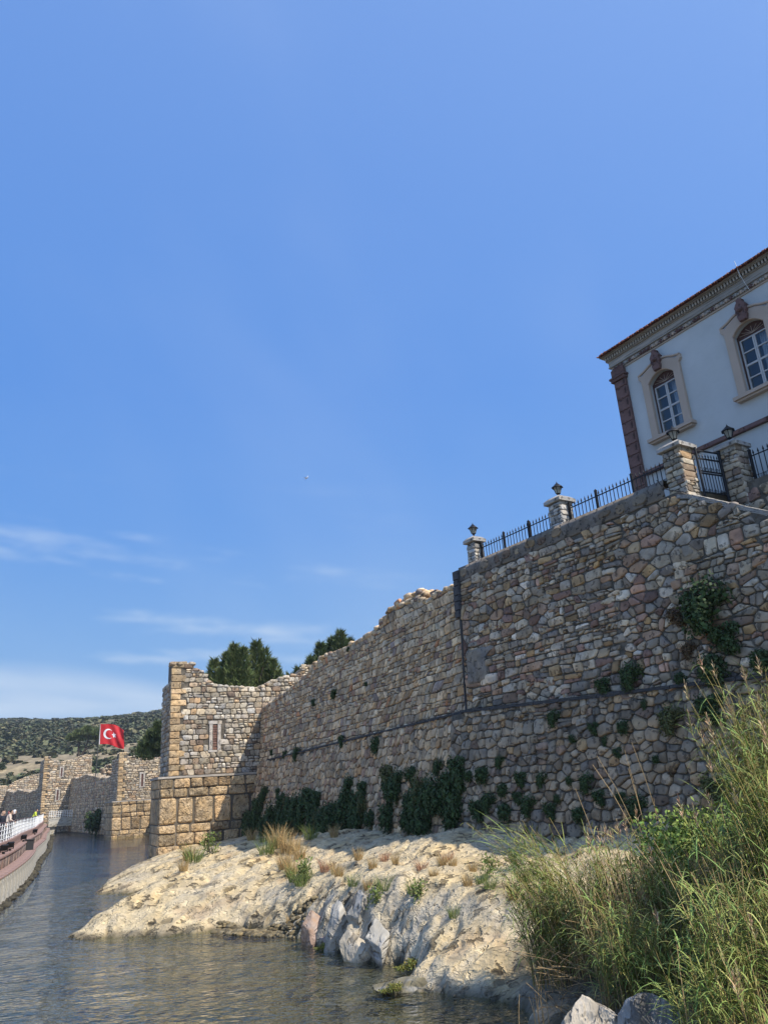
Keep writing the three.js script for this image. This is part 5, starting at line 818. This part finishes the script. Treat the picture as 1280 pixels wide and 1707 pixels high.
const RB = [[8.6, 7.05, .63], [8.91, 6.25, .42], [8.44, 5.7, .48], [7.93, 6.16, .21, 2], [7.75, 6.98, .28, 2], [9.66, 5.66, .36], [6.17, 5.82, .35], [5.19, 5.7, .27], [7.56, 5.58, .23], [3.46, 5.08, .24], [4.88, 4.68, .2], [5.84, 4.66, .24], [7.31, 4.66, .34, 1], [8.37, 4.77, .38], [4.13, 4.52, .17], [6.56, 5.09, .13], [5.65, 4.04, .16], [6.77, 3.84, .14], [7.22, 3.55, .12, 2], [8.27, 3.14, .32, 1], [8.64, 3.19, .17], [4.63, 3.39, .25], [5.02, 3.04, .23], [4, 3.49, .17], [2.98, 3.53, .21], [2.14, 3.57, .25], [1.37, 3.36, .26], [1.21, 4.09, .19], [5.69, 3.02, .16], [3.55, 3.07, .17], [5.27, 4.36, .13], [8.2, 7.4, .2, 2], [0.43, 3.81, .34], [2.5, 2.9, .3], [3.3, 2.75, .25], [1.5, 2.8, .33], [0.8, 3.0, .3], [0.3, 2.8, .35], [4.3, 2.7, .26], [6.2, 2.8, .3], [2.0, 3.1, .2]];
const bandOf = ([u, y, r, tone = 0]) => tone === 2 ? 'brownish dry bush from the downpipe in the right wall' : y > 5.3 ? 'small dark bush from the downpipe on the upper right wall' : y > 4.0 ? 'small dark bush from the downpipe just below the ledge' : y > 3.2 ? 'small dark bush from the downpipe halfway up the lower right wall' : 'small dark bush from the downpipe along the foot of the right wall';
RB.forEach((q, i) => { const [u, y, r, tone = 0] = q, band = bandOf(q), n = RB.filter((p, j) => !special[j] && bandOf(p) === band && p[0] < u).length; wallBush(special[i] || `${ORD[n]} ${band}`, special[i] ? 'bushes rooted in the wall' : 'small bushes in the right wall', onRight(u, y - r * 0.1, offR(y, u) + r * 0.42), TURN_R, r, tone); });
[[-21.1, 5.63, .21], [-18.62, 5.51, .26], [-11.94, 5.62, .22], [-7.81, 5.2, .30], [-13.21, 7.87, .23], [-16.33, 7.83, .19], [-9.29, 7.8, .13], [-11.45, 9.65, .11], [-23.95, 5.9, .18], [-4.21, 3.99, .33], [-2.16, 4.09, .25], [-0.7, 3.94, .44]].forEach(([u, y, r], i) => wallBush(i === 4 ? 'dark bush in the middle of the left wall, highest of the large ones' : i === 3 ? 'tall dark bush hanging below the ledge of the left wall' : `small dark bush in the left wall, ${ORD[[-21.1, -18.62, -11.94, -7.81, -13.21, -16.33, -9.29, -11.45, -23.95, -4.21, -2.16, -0.7].filter((q, j) => j !== 3 && j !== 4 && q < u).length]} of its kind from the tower`, i === 4 || i === 3 ? 'bushes rooted in the wall' : 'small bushes in the left wall', onLeft(u, y, offL(y, u) + r * 0.5), TURN_L, r, 0, i < 4 ? 1.5 : 1.1));
{ const r = rngOf(650); let k = 0; while (k < 90) { const u = -26.5 + 26.6 * Math.pow(r(), 0.95), base = lerp(1.6, 2.45, clamp((u + 25) / 20)), y = base + Math.pow(r(), 1.4) * lerp(2.1, 1.5, clamp((u + 25) / 22)); if (N3(u * 0.9, y * 1.1, 3) < -0.18) continue; const s = R(r, 0.28, 0.58) * (y > base + 1.1 ? 0.75 : 1); wallBush('dark leafy bush in the band of growth along the foot of the left wall', 'bushes along the foot of the left wall', onLeft(u, y, offL(y, u) + s * 0.5), TURN_L, s, r() < 0.06 ? 1 : 0, R(r, 1.0, 1.6)); k++; } }
wallBush('dark bush at the foot of the shaded far wall below the flag', 'bushes rooted in the wall', [-41.2, 1.9, -109.3], -1.048, 1.7, 0, 1.1);
// ------------------------------------------------------------------ grass and herbs on the rock
function tuftGeo(n, h, spread, seed, w = 0.006) {
  const G = new Geo(), rng = rngOf(seed);
  for (let k = 0; k < n; k++) { const a = rng() * 6.28, r = Math.sqrt(rng()) * spread * 0.45, x = Math.cos(a) * r, z = Math.sin(a) * r, hh = h * R(rng, .45, 1.15), lx = Math.cos(a) * spread * R(rng, .1, .9) + R(rng, -.05, .05), lz = Math.sin(a) * spread * R(rng, .1, .9), pa = rng() * 3.14, c = R(rng, .6, 1.35), t = rng(), col = [c * lerp(0.9, 1.25, t), c, c * lerp(1, .8, t)]; let prev = null; for (let i = 0; i <= 3; i++) { const f = i / 3, ww = w * (1 - f * 0.9), px = x + lx * f * f, py = hh * f * (1 - 0.12 * f), pz = z + lz * f * f; const A = G.v(px - Math.cos(pa) * ww, py, pz - Math.sin(pa) * ww, 0, f, col), B = G.v(px + Math.cos(pa) * ww, py, pz + Math.sin(pa) * ww, 1, f, col); if (prev) G.q(prev[0], prev[1], B, A); prev = [A, B]; } }
  return G.build();
}
{
  const dry = leafMat(0.42, 0.32, 0.155), grn = leafMat(0.14, 0.19, 0.05), red = leafMat(0.34, 0.19, 0.12);
  const gA = tuftGeo(170, 1, 0.75, 701, 0.014), gB = tuftGeo(120, 1, 1.0, 702, 0.018), herb = leafBlob(260, [1, 0.9, 1], 0.24, 703, { lobes: 6, up: 0.8, wide: 0.25 });
  const tuft = (x, z, h, kind, label, group) => { const t = thing(kind === 'herb' ? 'herb_plant' : 'grass_tuft', label, kind === 'herb' ? 'herb' : 'grass', [x, rockHeight(x, z) - 0.02, z], x * 7 + z, group); t.scale.set(h * 0.9, h, h * 0.9); if (kind === 'herb') { const f = mesh('leaves', herb, grn, t); f.position.y = 0.6; mesh('stems', twig, M.bark, t).position.y = 0.4; } else mesh('blades', kind === 'red' ? gB : kind === 'green' ? gB : gA, kind === 'red' ? red : kind === 'green' ? grn : dry, t); };
  const L = { dry: 'dry straw coloured grass tuft on the pale rock', green: 'green grass tuft on the pale rock', red: 'reddish dry grass tuft on the pale rock', herb: 'low green herb growing on the pale rock' };
  const P = [[-4.21, -29.4, .8, 'dry'], [-4.6, -29.9, .9, 'dry'], [-3.9, -29.0, .7, 'dry'], [-4.9, -29.2, .7, 'green'], [-3.6, -28.2, .6, 'dry'], [-4.0, -27.6, .7, 'dry'], [-3.7, -26.8, .6, 'dry'], [-3.4, -25.8, .6, 'green'], [-3.1, -24.9, .55, 'green'], [-3.2, -25.4, .5, 'herb'], [-9.7, -38.2, .9, 'green'], [-10.1, -38.8, .8, 'dry'], [-9.2, -38.8, .7, 'herb'], [-9.9, -37.2, .6, 'dry'], [-2.4, -25.0, .45, 'red'], [-2.1, -24.4, .4, 'dry'], [-1.9, -23.4, .42, 'dry'], [-1.4, -24.2, .4, 'dry'], [-0.6, -20.2, .4, 'green'], [-0.75, -20.0, .32, 'herb'], [0.1, -19.5, .36, 'green'], [0.2, -19.2, .3, 'herb'], [1.0, -21.0, .34, 'red'], [0.85, -20.6, .36, 'dry'], [1.1, -20.5, .3, 'dry'], [1.86, -18.9, .34, 'herb'], [1.6, -18.7, .32, 'green'], [1.3, -18.8, .32, 'dry'], [0.6, -20.0, .3, 'dry'], [0.35, -20.8, .3, 'red'], [2.44, -19.1, .3, 'herb'], [-7.7, -41.6, .7, 'dry'], [-6.9, -40.6, .6, 'green'], [-3.4, -30.2, .6, 'green'], [-2.6, -30.4, .5, 'dry'], [-0.3, -21.5, .3, 'dry'], [-0.9, -21.9, .34, 'dry'], [-1.4, -21.6, .36, 'green'], [-0.6, -22.4, .3, 'red'], [1.7, -17.9, .3, 'green'], [2.1, -17.4, .36, 'dry'], [2.4, -17.9, .36, 'green'], [1.5, -19.6, .28, 'dry'], [-1.0, -20.7, .34, 'dry'], [-3.3, -23.7, .4, 'dry'], [0.9, -17.9, .26, 'green']];
  const uniq = { 0: 'tallest clump of dry grass at the edge of the wall shadow', 10: 'green grass clump at the foot of the tower' };
  const side = ([x, z]) => x / -z; P.forEach((q, i) => { const [x, z, h, k] = q, n = P.filter((p, j) => !uniq[j] && p[3] === k && side(p) < side(q)).length; tuft(x, z, h, k, uniq[i] || `${L[k]}, ${ORD[n]} of its kind from the left`, uniq[i] ? 'grass clumps on the rock' : L[k] + 's'); });
}
// ------------------------------------------------------------------ boulders
function boulder(label, pos, s, col, seed, det = 4) {
  const b = icos[det], G = new Geo(), o = seed * 7.3, cuts = [], r = rngOf(seed); for (let i = 0; i < 16; i++) cuts.push([new THREE.Vector3(R(r, -1, 1), R(r, -.6, 1), R(r, -1, 1)).normalize(), R(r, 0.42, 0.74)]);
  const v = new THREE.Vector3(); for (let i = 0; i < b.p.length; i += 3) { v.set(b.p[i], b.p[i + 1], b.p[i + 2]); for (const [n, d] of cuts) { const k = v.dot(n); if (k > d) v.addScaledVector(n, (d - k) * 0.985); } const n = 1.12 + 0.16 * fbm(v.x * 1.8 + o, v.y * 1.8, v.z * 1.8, 4) + 0.10 * fbm(v.x * 6 + o, v.y * 6, v.z * 6, 4); const m = fbm(v.x * 1.7 + o, v.y * 2.1, v.z * 1.7 + 5, 4), k = 1 + 0.5 * m, gr = sstep(0.0, 0.3, m); const c = [lerp(col[0], 0.36, gr * 0.5) * k, lerp(col[1], 0.34, gr * 0.5) * k, lerp(col[2], 0.31, gr * 0.5) * k]; G.v(v.x * s[0] * n, v.y * s[1] * n, v.z * s[2] * n, v.x * s[0] + v.z * s[2] * .5 + o, v.y * s[1] + v.z * s[2] * .5, c); }
  for (const i of b.i) G.i.push(i);
  const m = sh(new THREE.Mesh(G.build(), M.boulder)); m.name = numbered('boulder'); m.position.set(...pos); m.userData = { kind: 'thing', label, category: 'boulder', group: 'boulders along the shore' }; scene.add(m);
}
boulder('rust coloured boulder at the inner end of the small bay', [-2.45, 0.2, -22.0], [0.5, 0.62, 0.45], [.52, .33, .21], 801);
boulder('grey angular boulder standing right of the rust coloured one', [-1.75, 0.42, -20.9], [0.46, 0.62, 0.42], [.46, .42, .35], 802);
boulder('pale boulder leaning in the bay, partly in the water', [-1.3, 0.12, -19.75], [0.48, 0.52, 0.40], [.56, .48, .36], 803);
boulder('blocky grey boulder under the cliff of the bay', [-0.75, 0.3, -19.25], [0.42, 0.55, 0.36], [.50, .45, .36], 804);
boulder('tall grey slab of rock behind the bay boulders', [-1.2, 0.75, -20.3], [0.42, 0.62, 0.35], [.44, .41, .36], 805);
boulder('small reddish stone beside the rust coloured boulder', [-2.05, 0.02, -21.5], [0.3, 0.28, 0.28], [.42, .31, .24], 806);
boulder('big pale boulder at the bottom edge below the reeds', [2.02, 0.75, -10.2], [0.55, 0.6, 0.5], [.50, .43, .33], 807, 5);
boulder('grey lichen covered boulder at the bottom right of the pale one', [2.6, 0.8, -10.0], [0.55, 0.58, 0.5], [.34, .33, .31], 808, 5);
boulder('flat wet rock awash at the bay mouth', [-0.15, -0.02, -16.7], [0.75, 0.2, 0.45], [.20, .17, .10], 809);
{ // yellow-green weed at the waterline of the bay
  const g = leafBlob(900, [1, 0.3, 0.6], 0.10, 820, { lobes: 9, up: 0.4, wide: 0.3 }), m = leafMat(0.19, 0.20, 0.045);
  [['yellow green weed at the waterline under the bay cliff', [0.0, 0.1, -18.15], 0.5], ['yellow green weed on the wet rock at the bay mouth', [-0.4, 0.06, -16.5], 0.35], ['yellow green weed by the rust coloured boulder', [-2.1, 0.05, -21.1], 0.35]].forEach(([l, p, s]) => { const t = thing('shore_weed', l, 'weed', p, 0.4, 'weed at the waterline'); t.scale.setScalar(s); mesh('fronds', g, m, t); });
  const rr = new Geo(), rw = rngOf(830); for (let k = 0; k < 420; k++) { const x = R(rw, -5.6, -2.6), z = -25.0 + (x + 5.6) * 0.62 + R(rw, -.35, .5), s = R(rw, 0.03, 0.10); boulderInto(rr, [x, Math.max(-0.02, rockHeight(x, z)) + s * 0.3, z], [s * 1.3, s * .7, s], ((k) => [.30 * k, .23 * k, .12 * k])(R(rw, .35, 1.2)), rw, 1); }
  const m2 = sh(new THREE.Mesh(rr.build(), M.boulder)); m2.name = 'shore_pebbles'; m2.userData = { kind: 'stuff', label: 'brown pebbles and dead weed along the edge of the bay', category: 'pebbles' }; scene.add(m2);
}
// ------------------------------------------------------------------ reeds and the leafy shrub in the right foreground
const reedLeaf = leafMat(0.20, 0.275, 0.07), reedDry = leafMat(0.44, 0.325, 0.165), reedPlume = leafMat(0.50, 0.38, 0.22);
function reedClump(label, x, z, n, h, spread, lean, seed, o = {}) {
  const rng = rngOf(seed), LG = new Geo(), SG = new Geo(), y0 = Math.max(0, rockHeight(x, z)) - 0.1;
  const t = thing('reed_clump', label, 'reeds', [x, y0, z], 0, 'reeds in the right foreground');
  const ribbon = (G, pts, w, nrm, col) => { let prev = null; pts.forEach((p, i) => { const f = i / (pts.length - 1), ww = w * (i === 0 ? 0.6 : Math.pow(1 - f, 0.6) * 1.15 + 0.02); const A = G.v(p.x - nrm.x * ww, p.y - nrm.y * ww, p.z - nrm.z * ww, 0, f, col), B = G.v(p.x + nrm.x * ww, p.y + nrm.y * ww, p.z + nrm.z * ww, 1, f, col); if (prev) G.q(prev[0], prev[1], B, A); prev = [A, B]; }); };
  for (let k = 0; k < n; k++) {
    const a = rng() * 6.28, r = Math.sqrt(rng()) * spread, bx = Math.cos(a) * r, bz = Math.sin(a) * r * 0.8, hh = h * R(rng, 0.55, 1.05), dry = rng() < (o.dry ?? 0.35);
    const tx = lean[0] * hh * R(rng, .4, 1.4) + R(rng, -.16, .16) * hh, tz = lean[1] * hh + R(rng, -.12, .12) * hh, at = (f) => new THREE.Vector3(bx + tx * f * f, hh * f * (1 - 0.05 * f), bz + tz * f * f);
    const c = R(rng, .7, 1.3), sc = dry ? [0.9 * c, 0.85 * c, 0.8 * c] : [0.75 * c, 0.8 * c, 0.5 * c]; const rad = o.bare ? R(rng, 0.007, 0.013) : R(rng, 0.005, 0.010);
    let prev = null; for (let i = 0; i <= 5; i++) { const p = at(i / 5), ring = []; for (let j = 0; j < 3; j++) { const q = j / 3 * 6.283, rr = rad * (1 - 0.6 * i / 5); ring.push(SG.v(p.x + Math.cos(q) * rr, p.y, p.z + Math.sin(q) * rr, 0, 0, sc)); } if (prev) for (let j = 0; j < 3; j++) SG.q(prev[j], prev[(j + 1) % 3], ring[(j + 1) % 3], ring[j]); prev = ring; }
    if (o.bare) continue;
    const nl = dry ? Math.round(R(rng, 1, 4)) : Math.round(R(rng, 11, 18));
    for (let i = 0; i < nl; i++) { const f = dry ? R(rng, .2, 1) : R(rng, 0.25, 1), p0 = at(f), q = rng() * 6.28, len = R(rng, 0.28, 0.6) * (o.leaf || 1), up = R(rng, 0.35, 1.0), dx = Math.cos(q) + lean[0] * 1.6, dz = Math.sin(q), nrm = new THREE.Vector3(-Math.sin(q), R(rng, -.3, .3), Math.cos(q)).normalize(), pts = [], dr = R(rng, .25, .9); for (let s = 0; s <= 4; s++) { const g = s / 4; pts.push(new THREE.Vector3(p0.x + dx * len * g * 0.75, p0.y + len * (up * g - dr * g * g), p0.z + dz * len * g * 0.75)); } const cc = R(rng, .65, 1.4), yel = R(rng, 0.85, 1.35), col = dry ? [1.9 * cc, 1.3 * cc, 1.6 * cc] : [cc * yel, cc, cc * .9]; ribbon(LG, pts, R(rng, 0.0045, 0.0105), nrm, col); }
    if (rng() < (o.plume ?? 0.12)) { const p = at(1); const PG = new Geo(); for (let i = 0; i < 34; i++) { const f = rng(), q = rng() * 6.28, w = 0.05 * Math.sin(Math.min(1, f + .15) * 3.1); const b = new THREE.Vector3(p.x + lean[0] * 0.3 * f, p.y - 0.05 + 0.26 * f, p.z); ribbon(PG, [b, new THREE.Vector3(b.x + Math.cos(q) * w + lean[0] * .05, b.y + 0.05, b.z + Math.sin(q) * w), new THREE.Vector3(b.x + Math.cos(q) * w * 1.5 + lean[0] * .1, b.y + 0.07, b.z + Math.sin(q) * w * 1.5)], 0.007, new THREE.Vector3(-Math.sin(q), 0, Math.cos(q)), [R(rng, .8, 1.2), R(rng, .8, 1.1), R(rng, .8, 1.1)]); } mesh('plume', PG.build(), reedPlume, t); }
  }
  mesh('stems', SG.build(), reedDry, t); if (LG.i.length) mesh('leaves', LG.build(), reedLeaf, t);
}
[
  ['green reeds leaning left over the rock at the left end of the reed bed', 2.75, -14.8, 110, 2.35, 0.5, [-0.45, 0], { dry: 0.15, plume: 0.04 }],
  ['reeds with arching leaves beside the leftmost reeds, lower and denser', 2.35, -14.2, 120, 1.75, 0.5, [-0.18, 0], { dry: 0.35, plume: 0.03 }],
  ['dense mixed dry and green reeds in the middle of the reed bed', 3.05, -13.6, 150, 1.95, 0.6, [-0.06, 0], { dry: 0.45, plume: 0.05 }],
  ['straw coloured reeds standing upright below the ledge', 3.75, -13.6, 80, 2.0, 0.5, [-0.03, 0], { dry: 0.75, plume: 0.15 }],
  ['green reeds in front of the leafy shrub', 3.9, -12.2, 150, 1.75, 0.6, [-0.04, 0], { dry: 0.35, plume: 0.04 }],
  ['low green reeds above the boulders', 3.0, -11.6, 150, 1.45, 0.65, [-0.06, 0], { dry: 0.3, plume: 0.03 }],
  ['tallest green reeds at the right picture edge', 4.85, -11.0, 130, 3.55, 0.38, [-0.02, 0], { dry: 0.15, plume: 0.08, leaf: 1.2 }],
  ['tall leafy reeds just right of the tallest ones, cut by the edge', 5.3, -11.4, 130, 3.8, 0.45, [-0.05, 0], { dry: 0.15, leaf: 1.2 }],
  ['reeds at the lower right corner with long blades', 3.8, -9.7, 150, 1.8, 0.65, [-0.08, 0], { dry: 0.3, leaf: 1.1, plume: 0.03 }],
  ['thin reeds at the bottom edge by the grey boulder', 3.1, -9.3, 80, 1.2, 0.5, [-0.05, 0], { dry: 0.4, plume: 0.03 }],
  ['reeds filling the gap before the tallest reeds', 4.4, -10.6, 150, 2.3, 0.5, [-0.05, 0], { dry: 0.3, plume: 0.06 }],
  ['tall reeds in front of the tallest ones, a little lower', 4.75, -10.3, 110, 3.0, 0.35, [-0.08, 0], { dry: 0.2, leaf: 1.2, plume: 0.06 }],
].forEach(([l, x, z, n, h, s, lean, o], i) => reedClump(l, x, z, n, h, s, lean, 840 + i, o));
reedClump('few tall bare canes standing against the lower wall', 4.2, -14.0, 8, 3.3, 0.22, [-0.10, 0], 870, { dry: 1, bare: true });
reedClump('loose bare canes standing left of the tall ones', 3.3, -13.8, 10, 2.7, 0.4, [-0.12, 0], 871, { dry: 1, bare: true });
reedClump('thicket of thin straw stems in the middle of the reeds', 3.3, -12.6, 130, 1.7, 0.7, [-0.08, 0], 873, { dry: 1, bare: true });
reedClump('straw stems standing among the reeds at lower right', 4.2, -11.2, 110, 2.0, 0.6, [-0.1, 0], 874, { dry: 1, bare: true });
reedClump('single dry stalks in the water before the reeds', 1.75, -13.2, 9, 1.0, 0.35, [0.05, 0], 872, { dry: 1, bare: true });
{ // tangle of dead canes at the foot of the reeds
  const G = new Geo(), rng = rngOf(880); for (let k = 0; k < 520; k++) { const x = R(rng, 1.9, 4.2), z = R(rng, -15.2, -11.8), y = Math.max(0, rockHeight(x, z)) + rng() * 0.8, a = R(rng, 0, 6.28), e = R(rng, -.2, 1.4), l = R(rng, .25, .7), w = R(rng, .003, .007), c = R(rng, .25, .8), col = [c, c * .92, c * .85], d = [Math.cos(a) * Math.cos(e), Math.sin(e), Math.sin(a) * Math.cos(e)]; let pv = null; for (let i = 0; i <= 4; i++) { const f = i / 4, px = x + d[0] * l * f, py = Math.max(0.01, y + d[1] * l * f - 0.12 * l * f * f), pz = z + d[2] * l * f; const r = []; for (let j = 0; j < 3; j++) r.push(G.v(px, py + Math.cos(j * 2.1) * w, pz + Math.sin(j * 2.1) * w, 0, 0, col)); if (pv) for (let j = 0; j < 3; j++) G.q(pv[j], pv[(j + 1) % 3], r[(j + 1) % 3], r[j]); pv = r; } }
  const m = sh(new THREE.Mesh(G.build(), reedDry)); m.name = 'dead_canes'; m.userData = { kind: 'stuff', label: 'tangle of dead brown canes at the foot of the reeds', category: 'dead canes' }; scene.add(m);
}
{ // leafy shrub between the reeds and the wall
  const s = thing('leafy_shrub', 'bright green leafy shrub between the reeds, below the lower wall', 'shrub', [4.95, 1.45, -13.0]), mat = leafMat(0.17, 0.25, 0.055);
  const st = []; const r = rngOf(890); for (let i = 0; i < 9; i++) st.push(bar([R(r, -.3, .3), -0.4, R(r, -.2, .2)], [R(r, -1.3, 1.3), R(r, .5, 1.5), R(r, -.5, .5)], 0.03, 5, 0.012)); mesh('stems', merge(st), M.bark, s);
  mesh('foliage', leafBlob(12000, [1.6, 1.1, 0.9], 0.085, 891, { lobes: 22, up: 0.9, wide: 0.24 }), mat, s).position.y = 0.75;
  const q = thing('leafy_shrub', 'darker leafy shrub low in the reeds at the right edge', 'shrub', [5.6, 1.0, -12.4]); mesh('foliage', leafBlob(3200, [1.2, 1.0, 0.8], 0.11, 892, { lobes: 16, up: 0.7, wide: 0.26 }), leafMat(0.14, 0.20, 0.055), q).position.y = 0.9; mesh('stems', merge(st.slice(0, 5)).clone(), M.bark, q);
}
scene.fog = new THREE.FogExp2(0xc9d8e8, 0.0002);
renderer.render(scene, camera);
